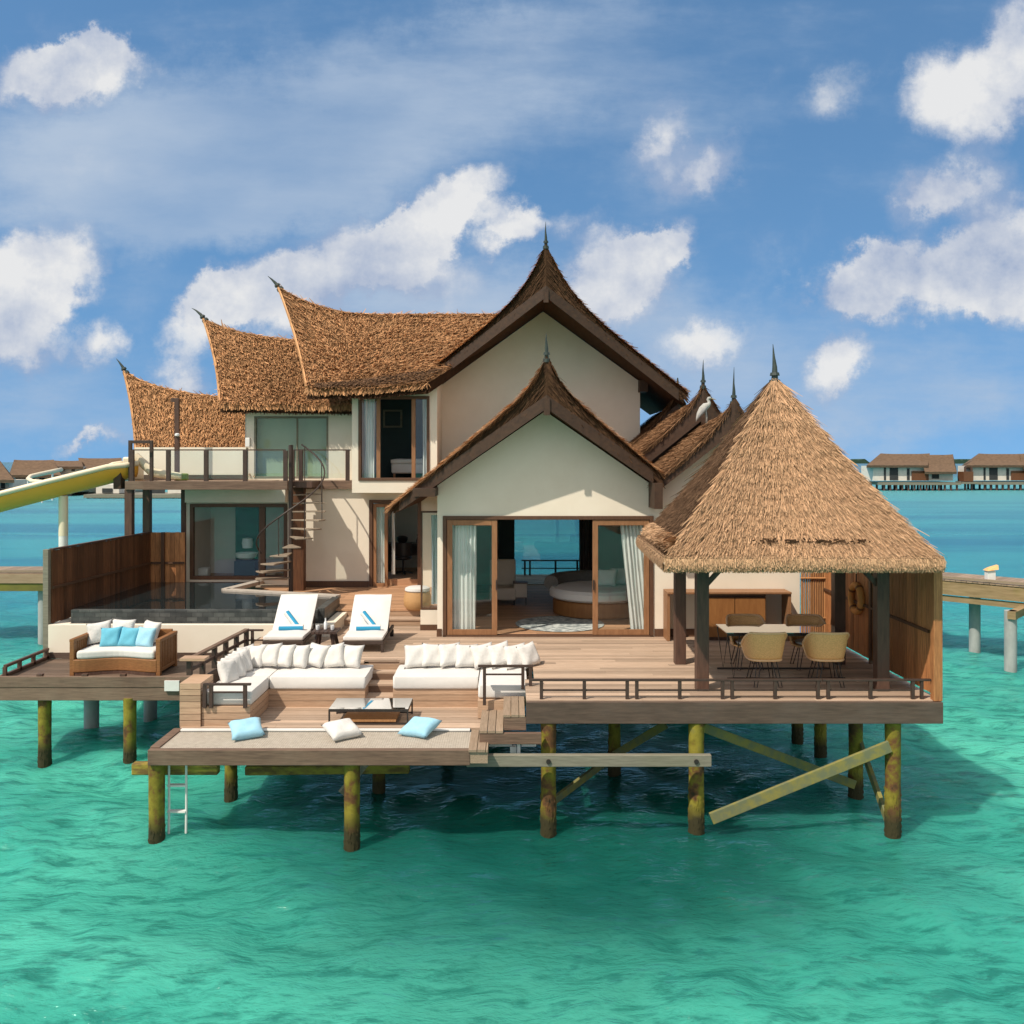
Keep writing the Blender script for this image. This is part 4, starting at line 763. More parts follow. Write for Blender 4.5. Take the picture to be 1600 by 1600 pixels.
# ------------------------------------------------------------------ decks
def decks():
    t = thing('timber_deck', 'wide sun bleached timber deck on several levels round the villa', 'deck', (0, 15, 2))
    xL, xR = -5.1, 6.36
    p = MB()
    planks_x(p, .21, xR, 13.5, 14.8, 2.0); planks_x(p, .36, xR, 14.8, 16.1, 2.0); planks_x(p, xL + .05, xR, 16.25, 18.4, 2.0); planks_x(p, xL + .05, X(570, 16.2), 16.1, 16.25, 2.0); planks_x(p, X(625, 16.2), xR, 16.1, 16.25, 2.0)
    planks_x(p, -3.7, -1.52, 18.4, 19.6, 2.0); p.build('deck_boards', deck_wood, t)
    f = MB(); f.box(.21, xR, 13.42, 13.496, 1.67, 1.985); f.build('fascia', fascia_dark, t, bevel=.006)
    MB().box(xR - .08, xR, 13.5, 18.4, 1.67, 1.96).build('fascia', fascia_dark, t); MB().box(xL, xL + .05, 14.5, 18.4, 1.6, 1.99).build('fascia', fascia_dark, t)
    j = MB()
    for y in (13.9, 14.9, 15.9, 17, 18): j.box(.4 if y < 16.2 else xL + .3, xR - .1, y, y + .14, 1.62, 1.955)
    j.build('joist', dark_wood, t)
    # terrace by the left wing and its two steps
    p = MB(); planks_x(p, -4.0, -1.55, 19.95, 23.5, 2.3); planks_x(p, X(405, 23), -4.0, 21.0, 23.5, 2.3); planks_x(p, -8.4, X(405, 23), 23.0, 23.5, 2.44); p.build('terrace_boards', terrace_wood, t)
    s = MB(); planks_x(s, -3.66, -1.93, 19.62, 19.95, 2.15, w=.16); s.build('step', deck_wood, t); s = MB(); s.box(-3.66, -1.93, 19.64, 19.67, 1.98, 2.115); s.box(-3.66, -1.93, 19.96, 19.99, 2.0, 2.265); s.build('riser', clad_wood, t)
    # steps down between the sofas
    a, b = X(570, 15.8), X(626, 15.8); riser_shade_wood = mat('riser_shade_wood', (.20, .12, .075), (.12, .07, .045), .65, (1, 10, 10), 3)  # risers darker than the treads, their shadow put into the colour
    for i in range(3):
        y = 16.25 - .32 * (i + 1); z = 2.0 - .1375 * (i + 1)
        planks_x(MB(), a, b, y, y + .33, z, w=.165, seg=5).build('step', deck_wood, t); MB().box(a, b, y + .30, y + .33, z, z + .10).build('riser', riser_shade_wood, t)
    # sunken lounge floor
    p = MB(); planks_x(p, -5.1, .2, 13.98, 16.2, 1.45); p.build('lounge_boards', deck_wood, t)
    w = MB(); clad(w, -5.12, -4.80, 14.02, 14.62, 1.45, 2.12); w.build('bench_end', clad_wood, t)
    w = MB(); clad(w, -4.79, X(392, 14.1), 14.06, 14.12, 1.45, 1.75); w.build('bench_front', clad_wood, t)
    w = MB(); x = X(392, 14.1)
    n = 3
    for i in range(n): w.box(x - .06, x, 14.12, 15.15, 1.45 + i * .1 + .008, 1.45 + (i + 1) * .1)
    w.build('bench_side', clad_wood, t)
    w = MB(); clad(w, x - .05, X(570, 15.15), 15.15, 15.21, 1.45, 1.75); w.build('bench_front', clad_wood, t)
    w = MB(); clad(w, X(614, 15.15), X(749, 15.15), 15.15, 15.21, 1.45, 1.75); w.build('bench_front', clad_wood, t)
    w = MB(); w.box(-5.08, -4.06, 14.14, 16.1, 1.46, 1.74); w.box(-4.06, X(570, 15.2), 15.22, 16.1, 1.46, 1.74); w.box(X(614, 15.2), .3, 15.22, 16.1, 1.46, 1.74); w.box(X(749, 15.15), .2, 14.45, 15.22, 1.46, 1.74); w.box(xL + .05, .35, 16.1, 16.14, 1.46, 1.955); w.build('bench_core', clad_wood, t)
    # net frame
    w = MB(); w.box(-5.2, -.6, 12.98, 13.08, 1.20, 1.42); w.build('net_beam', old_wood, t, bevel=.008)
    w = MB(); w.box(-5.2, -5.06, 13.08, 14.0, 1.24, 1.44); w.box(-5.06, -.64, 13.93, 13.98, 1.2, 1.45); w.build('net_beam', old_wood, t, bevel=.006)
    MB().box(-5.05, -.64, 13.86, 13.93, 1.43, 1.455).build('white_strip', white_paint, t)
    # boarded steps from the net up to the deck
    p = MB(); planks_y(p, -.62, X(764, 13.3), 12.96, 13.95, 1.43, w=.125); p.box(-.60, X(764, 13.3) - .01, 12.99, 13.9, 1.23, 1.39); p.build('boarded_step', deck_wood_cross, t)
    p = MB(); planks_y(p, X(749, 13.3), X(787, 13.3), 13.3, 14.46, 1.60, w=.12); p.build('boarded_step', deck_wood_cross, t)
    p = MB(); planks_y(p, X(786, 13.4), .2, 13.42, 14.5, 1.80, w=.12); p.build('boarded_step', deck_wood_cross, t)
    p = MB(); p.box(X(749, 13.3), X(846, 13.3), 13.31, 13.39, 1.40, 1.56); p.box(X(787, 13.4) + .002, .208, 13.43, 13.5, 1.57, 1.762); p.build('fascia', old_wood, t, bevel=.005)
    p = MB(); p.box(X(757, 13.4), X(800, 13.4), 13.5, 13.56, 1.31, 1.37); p.box(X(815, 13.4), X(838, 13.4), 13.5, 13.56, 1.31, 1.37); p.box(X(797, 13.4), X(807, 13.4), 13.45, 13.52, 1.22, 1.32); p.box(X(752, 13.4), X(757, 13.4), 13.4, 13.48, 1.2, 1.4); p.box(X(808, 13.4), X(813, 13.4), 13.4, 13.48, 1.2, 1.4); p.build('bracket', white_paint, t)
    # daybed platform
    p = MB(); planks_x(p, -9.4, -5.12, 16.72, 18.38, 1.56); p.build('platform_boards', mat('platform_wood', (.17, .115, .08), (.105, .07, .05), .6, (1.2, 16, 16), 3, island=.25, bump=.2), t)
    p = MB(); p.box(-9.45, -5.13, 16.66, 16.74, 1.40, 1.60); p.box(-9.45, -5.13, 16.67, 16.74, 1.16, 1.39); p.build('fascia', old_wood, t, bevel=.008)
    MB().box(-9.45, -9.40, 16.74, 18.4, 1.2, 1.6).build('fascia', old_wood, t)
    MB().box(X(258, 16.66), X(281, 16.66), 16.62, 16.655, Z(1079, 16.66), Z(1063, 16.66)).build('notice_plate', white_paint, t)
    e = MB()
    for px in (62, 132, 192): e.box(X(px, 16.7) - .05, X(px, 16.7) + .05, 16.68, 16.76, 1.601, 1.64)
    e.build('edge_block', dark_wood, t)
    # beams and braces under the deck
    mossy_beam = mat('mossy_beam_wood', (.34, .27, .04), (.16, .10, .03), .8, (2, 6, 6), 2, bump=.3, ramp=(.4, .6))
    p = MB(); p.box(X(729, 13.2), X(1111, 13.2), 13.16, 13.26, Z(1197, 13.2), Z(1179, 13.2)); p.build('cross_beam', grey_wood, t, bevel=.008)
    for px in (857, 1088): MB().cyl((X(px, 13.16), 13.14, 1.20), (X(px, 13.16), 13.165, 1.20), .035, n=10).build('bolt', metal_dark, t)
    MB().beam((X(208, 13.4), 13.4, Z(1200, 13.4)), (X(342, 13.4), 13.4, Z(1200, 13.4)), .15, .17).build('mossy_beam', mossy_beam, t, bevel=.02); MB().beam((X(384, 14.3), 14.3, Z(1203, 14.3)), (X(640, 14.3), 14.3, Z(1200, 14.3)), .14, .14).build('mossy_beam', mossy_beam, t, bevel=.02)
    def brace(a, b, w=.14, m=grey_wood): MB().beam(a, b, .06, w, up=(0, 0, 1)).build('brace', m, t, bevel=.006)
    mossy_brace = mat('mossy_brace', (.25, .22, .06), (.16, .17, .09), .8, (3, 3, 3), 2, bump=.3, ramp=(.4, .6))
    brace((X(1110, 13.55), 13.5, Z(1277, 13.55)), (X(1388, 13.55), 13.5, Z(1164, 13.55)), .17, mossy_brace)
    brace((X(1098, 13.75), 13.75, Z(1136, 13.75)), (X(1335, 14.9), 14.9, Z(1226, 14.9)), .14, mossy_brace)
    brace((X(1388, 13.7), 13.7, Z(1286, 13.7)), (X(1343, 15.0), 15.0, Z(1158, 15.0)), .13, mossy_brace)
    brace((X(960, 16), 16, Z(1180, 16)), (X(1040, 15.5), 15.5, Z(1132, 15.5)), .14, mossy_brace)
    brace((X(860, 14.2), 14.2, Z(1255, 14.2)), (X(960, 16), 16, Z(1180, 16)), .12, mossy_brace)
    brace((X(533, 13.3), 13.3, Z(1240, 13.3)), (X(575, 13.5), 13.5, Z(1188, 13.5)), .10, grey_wood)
    return t
decks()
def net():
    mb = MB(); x0, x1, y0, y1, z = -5.06, -.64, 13.08, 13.86, 1.415
    x = x0
    while x < x1: mb.box(x, x + .017, y0, y1, z - .006, z + .004); x += .034
    y = y0
    while y < y1: mb.box(x0, x1, y, y + .017, z - .004, z + .006); y += .034
    tag(mb.build('hammock_net', net_mat, None, loc=(-2.8, 13.4, 1.4)), 'beige rope net stretched over the water in front of the lounge', 'net')
net()
# piles
def piles():
    base = None; k = 0
    data = [(245, 13.15, .115, 1.22, 'mossy', 'front corner pile under the left end of the net, beside the ladder'), (550, 13.15, .115, 1.22, 'mossy', 'yellow mossy pile in front under the middle of the net'),
        (361, 15.0, .105, 1.3, 'mossy', 'short mossy pile behind the ladder under the lounge'), (592, 15.2, .105, 1.3, 'mossy', 'short mossy pile in shade behind the middle net pile'),
        (857, 13.55, .115, 1.68, 'mossy', 'rust stained mossy pile under the boarded steps'), (1088, 13.55, .115, 1.68, 'mossy', 'mossy pile at the right end of the grey cross beam'), (1395, 13.6, .115, 1.68, 'mossy', 'mossy pile under the right front corner of the pavilion deck'),
        (1337, 15.0, .115, 1.68, 'mossy', 'dark pile behind the right corner pile where the braces meet'), (1282, 17.0, .11, 1.68, 'mossy', 'second dark pile behind the right corner, in deep shade'), (1246, 18.2, .11, 1.68, 'mossy', 'rearmost dark pile of the row under the right deck edge'),
        (70, 16.85, .115, 1.2, 'mossy', 'mossy pile under the left end of the daybed platform'), (203, 16.75, .115, 1.2, 'mossy', 'mossy pile under the daybed platform nearest the net'),
        (700, 17.5, .11, 1.68, 'mossy', 'dark pile in the shade under the middle of the deck'), (960, 16.2, .11, 1.68, 'mossy', 'dark pile in the shade under the dining deck'), (460, 17.5, .11, 1.5, 'mossy', 'dark pile in the shade far behind the net')]
    for (px, d, r, zt, kind, lab) in data:
        x = X(px, d)
        if base is None:
            mb = MB(); zs = [-2.5, -1.2, -.3, .0, .3, .7, 1.0]
            rr = random.Random(2)
            mb.tube([(0, 0, -2.5 + 3.5 * i / 14) for i in range(15)], [1.0 + rr.uniform(-.06, .06) for i in range(15)], 18); base = mb
            for k in range(150):
                a = rr.uniform(0, 6.283); zz = (rr.gauss(.12, .22) + 2.5) / 1.0; sz = rr.uniform(.06, .17); hz = rr.uniform(.02, .05)
                c = Vector((math.cos(a), math.sin(a), -2.5 + zz * 3.5 / 4.1)); tt = Vector((-math.sin(a), math.cos(a), 0)) * sz; uu = Vector((0, 0, hz)); oo = Vector((c.x, c.y, 0)) * sz * .7
                mb.add([c + tt, c + uu, c - tt, c - uu, c + oo], [(0, 1, 4), (1, 2, 4), (2, 3, 4), (3, 0, 4)])
        m2 = MB(); m2.v = [(a * r, b * r, -2.5 + (c + 2.5) / 3.5 * (zt + 2.5)) for a, b, c in base.v]; m2.f = base.f; m2.mi = base.mi
        o = m2.build('deck_pile', moss, None, smooth=True, local=True); o.location = (x, d, 0); tag(o, lab, 'pile', 'round timber piles under the decks')
    for (px, d, r, zt, lab) in [(143, 18.45, .145, 1.2, 'pale grey concrete pile behind the daybed platform'), (235, 20, .14, 1.2, 'grey concrete pile in shade between the daybed platform and the lounge')]:
        o = MB().cyl((0, 0, -2.5), (0, 0, zt), r, n=20).build('concrete_pile', concrete, None, smooth=True, local=True); o.location = (X(px, d), d, 0); tag(o, lab, 'pile', 'concrete piles under the villa')
piles()
def ladder():
    t = thing('swim_ladder', 'white swim ladder hanging into the water behind the left net pile', 'ladder', (X(278, 13.3), 13.3, 0))
    for px in (264, 291): MB().tube([(X(px, 13.25), 13.25, Z(1182, 13.25)), (X(px - 1, 13.25), 13.28, .5), (X(px - 3, 13.3), 13.32, -1.2)], .018, 8).build('rail', white_paint, t, smooth=True)
    for z in (.80, .42, .05, -.4): MB().box(X(263, 13.3), X(291, 13.3), 13.25, 13.33, z, z + .025).build('rung', white_paint, t)
ladder()
# pool -----------------------------------------------------------------
def pool():
    t = thing('infinity_pool', 'dark stone infinity pool with still water on the raised left terrace', 'pool', (-6.5, 20, 2))
    fl = [(-9.1, 18.75), (-4.02, 18.75), (-4.06, 20.35), (X(353, 21.5), 21.4), (X(405, 22.95), 22.95), (-9.1, 22.95)]
    MB().add([(x, y, 2.5) for x, y in fl], [tuple(range(6))]).build('water', pool_water, t)
    xl = X(110, 18.6)
    w = MB(); w.box(xl, -3.98, 18.62, 18.75, 2.0, 2.505); w.box(-4.02, -3.86, 18.75, 20.4, 2.0, 2.52); w.build('stone_edge', pool_stone, t, bevel=.006)
    a, b, c = Vector((-3.9, 20.44, 2.50)), Vector((X(353, 21.5), 21.46, 2.50)), Vector((X(405, 22.95), 23.0, 2.50))
    w = MB(); w.beam(a, b, .22, .09); w.beam(b, c, .22, .09); w.build('coping', stone_tread, t, bevel=.006)
    w = MB(); w.beam(a - Vector((0, .05, .25)), b - Vector((0, .05, .25)), .12, .4); w.build('pool_side', pool_stone, t)
    w = MB(); w.box(X(79, 18.5), -3.62, 18.4, 18.55, 1.56, 2.24); w.box(X(79, 18.5), xl, 18.55, 22.9, 1.56, 2.24); w.box(-3.84, -3.62, 18.55, 20.2, 1.9, 2.24); w.build('white_wall', plaster, t, bevel=.006)
    w = MB(); w.box(X(79, 18.5), -5.15, 18.375, 18.398, 1.56, 1.68); w.build('skirting', fascia_dark, t)
    w = MB(); w.box(-9.2, -3.9, 18.6, 23, 1.3, 1.95); w.build('tank', concrete, t)
pool()
# fences ----------------------------------------------------------------
def fence_run(mb, p, q, z0, z1, w=.11, th=.035):
    p = Vector(p); q = Vector(q); L = (q - p).length; d = (q - p) / L; n = int(L / w)
    for i in range(n):
        a = p + d * (i * L / n + .003); b = p + d * ((i + 1) * L / n - .003)
        mb.beam((a.x, a.y, (z0 + z1) / 2), (b.x, b.y, (z0 + z1) / 2), th + random.uniform(-.006, .01), z1 - z0 + random.uniform(-.012, .008))
    return mb
def fences():
    t = thing('privacy_fence', 'dark brown vertical board fence along the left side of the pool', 'fence', (-9.3, 20, 2))
    a, b, c = (X(80, 18.5), 18.5), (X(235, 23.06), 23.06), (X(289, 23.1), 23.1)
    fence_run(MB(), a + (0,), b + (0,), 2.25, 3.73).build('boards', fence_wood, t); fence_run(MB(), b + (0,), c + (0,), 2.25, 3.75).build('boards', screen_wood, t)  # back run in the brighter screen wood, sunlight put into its colour
    r = MB()
    for z in (2.98,): r.beam((a[0] + .04, a[1], z), (b[0] + .04, b[1] - .05, z), .04, .05); r.beam((b[0], b[1] - .05, z), (c[0], c[1] - .05, z), .04, .05)
    r.build('rail', teak_dark, t); r = MB(); r.beam((a[0], a[1], 3.755), (b[0], b[1], 3.755), .08, .035); r.build('cap', dark_wood, t)
    MB().box(a[0] - .12, a[0] - .01, 18.4, 18.52, 1.5, 3.76).build('post', grey_wood, t, bevel=.006)
    MB().box(X(255, 23) - .04, X(255, 23) + .04, 22.94, 23.02, 2.3, 3.76).build('post', teak_dark, t)
    t = thing('privacy_screen', 'brown vertical board screen along the right edge of the dining deck', 'fence', (6.3, 16, 2))
    fence_run(MB(), (6.31, 13.58, 0), (6.31, 18.5, 0), 2.06, 3.88, .13).build('boards', screen_wood, t)
    r = MB(); r.beam((6.27, 13.7, 2.98), (6.27, 18.4, 2.98), .03, .045); r.build('rail', teak_dark, t)
    MB().box(6.24, 6.37, 13.46, 13.58, 1.99, 3.92).build('post', screen_wood, t, bevel=.006); MB().box(6.26, 6.34, 15.9, 15.98, 2.0, 3.9).build('post', teak_dark, t)
    t = thing('bamboo_door', 'narrow bamboo pole door between the white wall and the dark gap', 'door', (6.0, 18.3, 2))
    b = MB(); x = X(1253, 18.3)
    while x < X(1296, 18.3): b.cyl((x, 18.3, 2.03), (x, 18.3, 4.3), .021 + random.uniform(-.003, .003), n=8); x += .046
    b.build('poles', bamboo, t, smooth=True); r = MB()
    for z in (2.4, 3.2, 4.0): r.cyl((X(1250, 18.3), 18.26, z), (X(1300, 18.3), 18.26, z), .018, n=8)
    r.build('crossbar', bamboo, t, smooth=True)
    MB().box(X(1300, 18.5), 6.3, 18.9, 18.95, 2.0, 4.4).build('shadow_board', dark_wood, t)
    o = MB(); o.tube([(6.24 + .0, 16.5 + .24 * math.cos(a * math.pi / 16), 3.06 + .24 * math.sin(a * math.pi / 16)) for a in range(33)], .062, 12, cap=False)
    t = thing('life_ring', 'tan life ring hanging on the brown board screen', 'life ring', (6.22, 16.5, 3.06)); o.build('ring', mat('ring_canvas', (.80, .38, .11), (.68, .30, .08), .7, freq=8), t, smooth=True, angle=180)
    for k in range(4):
        a = k * math.pi / 2 + .6; MB().tube([(6.24, 16.5 + .24 * math.cos(a - .09), 3.06 + .24 * math.sin(a - .09)), (6.24, 16.5 + .24 * math.cos(a + .09), 3.06 + .24 * math.sin(a + .09))], .066, 12).build('strap', rattan_dark, t, smooth=True)
    MB().tube([(6.24, 16.5, 3.3), (6.25, 16.5, 3.62)], .012, 6).build('cord', teak_dark, t)
fences()
# railings -----------------------------------------------------------------
def railings():
    names = ['leftmost low railing panel on the dining deck edge, next to the sofa', 'second low railing panel on the dining deck edge, by the left pavilion post', 'third low railing panel, in front of the dining chairs', 'rightmost long low railing panel beside the board screen']
    D = 13.56
    for (a, b), lab in zip(((846, 980), (995, 1129), (1144, 1278), (1294, 1426)), names):
        t = thing('deck_railing', lab, 'railing', (X(a, D), D, 2), 'low railing panels along the dining deck')
        for px in (a, (a + b) / 2, b): MB().box(X(px, D) - .025, X(px, D) + .025, D - .025, D + .025, 2.0, 2.27).build('post', rail_wood, t, bevel=.004)
        e0 = X(a - 9, D) if a > 850 else X(828, D); e1 = X(b + 6, D) if b < 1400 else X(1450, D)
        MB().box(e0, e1, D - .03, D + .03, 2.27, 2.30).build('top_rail', rail_wood, t, bevel=.004); MB().box(X(a, D) + .025, X(b, D) - .025, D - .012, D + .012, 2.12, 2.145).build('mid_rail', rail_wood, t)
    t = thing('deck_railing', 'short corner railing at the right end of the dining deck, against the screen', 'railing', (6.0, D, 2))
    for px in (1440, 1460): MB().box(X(px, D) - .022, X(px, D) + .022, D - .02, D + .02, 2, 2.27).build('post', rail_wood, t)
    MB().beam((X(1450, D), D, 2.285), (X(1462, D), D, 2.285), .05, .03).build('top_rail', rail_wood, t)
    t = thing('deck_railing', 'low dark railing on top of the right sofa by the boarded steps', 'railing', (-.3, 14.4, 2))
    D2 = 14.35
    for px in (757, 817, 829): MB().box(X(px, D2) - .025, X(px, D2) + .025, D2 - .025, D2 + .025, 1.7 if px < 800 else 1.95, 2.30).build('post', rail_wood, t, bevel=.004)
    MB().box(X(747, D2), X(833, D2), D2 - .03, D2 + .03, 2.30, 2.33).build('top_rail', rail_wood, t); MB().box(X(758, D2), X(816, D2), D2 - .012, D2 + .012, 2.17, 2.195).build('mid_rail', rail_wood, t)
    t = thing('deck_railing', 'low dark railing in front of the left sofa corner', 'railing', (-4.4, 14.04, 2))
    D3 = 14.03
    for px in (320, 330, 383): MB().box(X(px, D3) - .028, X(px, D3) + .028, D3 - .025, D3 + .025, 1.74, 2.09).build('post', rail_wood, t, bevel=.004)
    MB().box(X(318, D3), X(392, D3), D3 - .03, D3 + .03, 2.09, 2.12).build('top_rail', rail_wood, t); MB().box(X(332, D3), X(382, D3), D3 - .012, D3 + .012, 1.97, 1.995).build('mid_rail', rail_wood, t)
    t = thing('side_railing', 'long dark railing along the left edge of the deck above the daybed platform', 'railing', (-5.1, 16, 2))
    A, B = Vector((-5.2, 14.68, 2.0)), Vector((-5.02, 17.2, 2.0))
    for k in range(6):
        p = A.lerp(B, k / 5); MB().box(p.x - .04, p.x + .04, p.y - .04, p.y + .04, 1.98 if k else 2.1, 2.34).build('post', rail_wood, t, bevel=.005)
    MB().beam(A + Vector((0, -.1, .36)), B + Vector((0, .04, .36)), .09, .04).build('top_rail', old_wood, t, bevel=.005); MB().beam(A + Vector((0, 0, .17)), B + Vector((0, 0, .17)), .035, .05).build('mid_rail', rail_wood, t)
    MB().box(-5.02, -4.7, 17.16, 17.22, 2.34, 2.37).build('top_rail', rail_wood, t); MB().box(-4.98, -4.7, 17.18, 17.205, 2.15, 2.18).build('mid_rail', rail_wood, t); MB().box(-4.93, -4.88, 17.17, 17.22, 2.0, 2.34).build('post', rail_wood, t)
    MB().box(-5.32, -4.92, 14.56, 14.8, 2.345, 2.385).build('end_cap', clad_wood, t)
    t = thing('side_railing', 'very low dark railing on the left edge of the daybed platform', 'railing', (-9.4, 17.5, 1.6))
    MB().beam((-9.36, 16.8, 1.76), (-9.36, 18.35, 1.76), .06, .05).build('top_rail', dark_wood, t); MB().beam((-9.36, 16.8, 1.60), (-9.36, 18.35, 1.60), .06, .05).build('bottom_rail', dark_wood, t)
    for y in (16.8, 17.3, 17.8, 18.3): MB().box(-9.39, -9.33, y - .03, y + .03, 1.57, 1.75).build('post', dark_wood, t)
railings()
# ------------------------------------------------------------------ pavilion
def pavilion():
    t = thing('thatched_pavilion', 'open dining pavilion with steep pyramid thatched roof on dark posts', 'pavilion', (4.3, 15, 2))
    cx, cy, hx, hy = 4.20, 15.05, 1.94, 1.92; ze, za = 4.14, 6.98; ax = 4.345
    for x in (2.94, 5.72):
        for y in (14.1, 15.95): MB().box(x - .095, x + .095, y - .095, y + .095, 2.0, 4.4).build('post', dark_wood, t, bevel=.008)
    MB().beam((3.0, 14.1, 3.62), (3.42, 14.1, 4.08), .07, .07).build('brace', dark_wood, t); MB().beam((5.66, 14.1, 3.62), (5.24, 14.1, 4.08), .07, .07).build('brace', dark_wood, t)
    fr = MB(); fr.box(2.8, 5.86, 14.03, 14.17, 4.15, 4.35); fr.box(2.8, 5.86, 15.88, 16.02, 4.15, 4.35); fr.box(2.87, 3.01, 14.17, 15.88, 4.15, 4.34); fr.box(5.65, 5.79, 14.17, 15.88, 4.15, 4.34); fr.build('ring_beam', dark_wood, t)
    A = np.array([ax, cy, za]); cs = [np.array([cx - hx, cy - hy, ze]), np.array([cx + hx, cy - hy, ze]), np.array([cx + hx, cy + hy, ze]), np.array([cx - hx + .14, cy + hy - .1, ze])]
    def face(i):
        a, b = cs[i], cs[(i + 1) % 4]
        def S(u, v):
            u = np.asarray(u)[..., None]; v = np.asarray(v)[..., None]; E = a * (1 - u) + b * u
            P = A * (1 - v) + E * v; P = P.copy(); P[..., 2] -= (.10 * np.sin(np.pi * np.clip(v[..., 0], 0, 1))); return P
        return S
    mb = MB(); mb.m = 1
    top = [tuple(A)] + [tuple(c) for c in cs]
    for i in range(4):
        S = face(i); nv = 9
        U, V = np.meshgrid(np.linspace(0, 1, 9), np.linspace(0, 1, nv)); P = S(U, V).reshape(-1, 3) - np.array([0, 0, .03])
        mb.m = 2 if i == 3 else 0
        mb.add(P, [(j * 9 + k, j * 9 + k + 1, (j + 1) * 9 + k + 1, (j + 1) * 9 + k) for j in range(nv - 1) for k in range(8)])
        n = 30000 if i == 0 else 13000 if i == 3 else 6000
        strands(mb, S, n, L=.34, w=.017, rows=13, lift=.025 if i == 3 else .06, tilt=.15, areaw=True, vmax=.915)
        strands(mb, S, int(n * .22), L=.17, w=.017, rows=0, lift=.035, tilt=.2, areaw=True) if False else strands(mb, lambda u, v: S(u, .90 + .085 * v), int(n * .22), L=.15, w=.017, rows=0, lift=.05, tilt=.22)
        mb.m = 0
        if i == 3: strands(mb, lambda u, v: S(u, .88 + .06 * v), 3500, L=.16, w=.02, rows=0, lift=.07, tilt=.25)
        # thick eave roll
        a, b = cs[i], cs[(i + 1) % 4]; out = np.cross(b - a, [0, 0, 1]); out /= np.linalg.norm(out)
        def SE(u, v, a=a, b=b, out=out):
            u = np.asarray(u)[..., None]; v = np.asarray(v)[..., None]; th = np.radians(60 - 150 * v)
            return (a - (b - a) * .016) * (1 - u) + (b + (b - a) * .016) * u + out * (.075 * np.cos(th) + .005) + np.array([0, 0, 1.0]) * (-.045 + .095 * np.sin(th))
        U, V = np.meshgrid(np.linspace(0, 1, 20), np.linspace(0, 1, 7)); P = SE(U, V).reshape(-1, 3)
        mb.m = 1; mb.add(P, [(j * 20 + k, j * 20 + k + 1, (j + 1) * 20 + k + 1, (j + 1) * 20 + k) for j in range(6) for k in range(19)])
        mb.m = 0; ne = 15000 if i in (0, 3) else 3000
        u = RNG.uniform(0, 1, ne); v = RNG.uniform(-.02, .86, ne); Q = SE(u, v); dn = np.stack([np.zeros(ne), np.zeros(ne), -np.ones(ne)], -1) + out * RNG.uniform(-.1, .5, ne)[:, None] + (b - a) / np.linalg.norm(b - a) * RNG.normal(0, .25, ne)[:, None]
        tip = Q + dn * RNG.uniform(.04, .08, ne)[:, None]; wv = (b - a) / np.linalg.norm(b - a) * .009
        mb.quads(np.stack([Q - wv, Q + wv, tip + wv * .4, tip - wv * .4], 1))
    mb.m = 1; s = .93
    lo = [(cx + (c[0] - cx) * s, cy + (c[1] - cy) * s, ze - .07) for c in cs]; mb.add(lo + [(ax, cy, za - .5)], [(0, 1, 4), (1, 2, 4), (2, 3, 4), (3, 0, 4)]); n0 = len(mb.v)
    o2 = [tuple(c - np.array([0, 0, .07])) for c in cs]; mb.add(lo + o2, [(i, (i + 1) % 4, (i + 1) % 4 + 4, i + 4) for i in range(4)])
    # dark knots tied just over the eave
    S = face(0)
    for u0 in (.36, .45, .56, .63, .72):
        P = S(np.full(20, u0) + RNG.normal(0, .026, 20), np.full(20, .925) + RNG.normal(0, .006, 20)) + np.array([0, -.07, .05]); tip = P + RNG.normal(0, .05, (20, 3)) * np.array([1, .4, .35]); wv = np.array([0, 0, .012]); mb.quads(np.stack([P - wv, P + wv, tip + wv, tip - wv], 1))
    r = mb.build('roof', [thatch_pale, thatch_edge, thatch_old], t, fix=False)
    fin([(ax, cy, za - .12), (ax, cy, za + .12), (ax - .015, cy, za + .28), (ax - .03, cy, za + .50)], .06, r)
pavilion()
# ------------------------------------------------------------------ lounge furniture
def soft_box(mb, x0, x1, y0, y1, z0, z1, puff=.025, n=9):
    def top(u, v):
        e = (1 - abs(2 * u - 1) ** 6) * (1 - abs(2 * v - 1) ** 6)
        return (x0 + (x1 - x0) * u, y0 + (y1 - y0) * v, z1 + puff * e + .006 * math.sin(9 * u + 4 * x0) * math.sin(7 * v))
    mb.box(x0, x1, y0, y1, z0, z1)
    del mb.f[-5]; del mb.mi[-5]                            # top face replaced by a puffed grid
    mb.grid(top, n, n); return mb
def cushion(name, dims, m, parent, bevel=.035):
    o = soft_box(MB(), *dims).build(name, m, parent)
    w = o.modifiers.new('weld', 'WELD'); w.merge_threshold = .003
    b = o.modifiers.new('bevel', 'BEVEL'); b.width = bevel; b.segments = 3; b.limit_method = 'ANGLE'; b.angle_limit = R(50)
    o.data.polygons.foreach_set('use_smooth', [True] * len(o.data.polygons)); return o
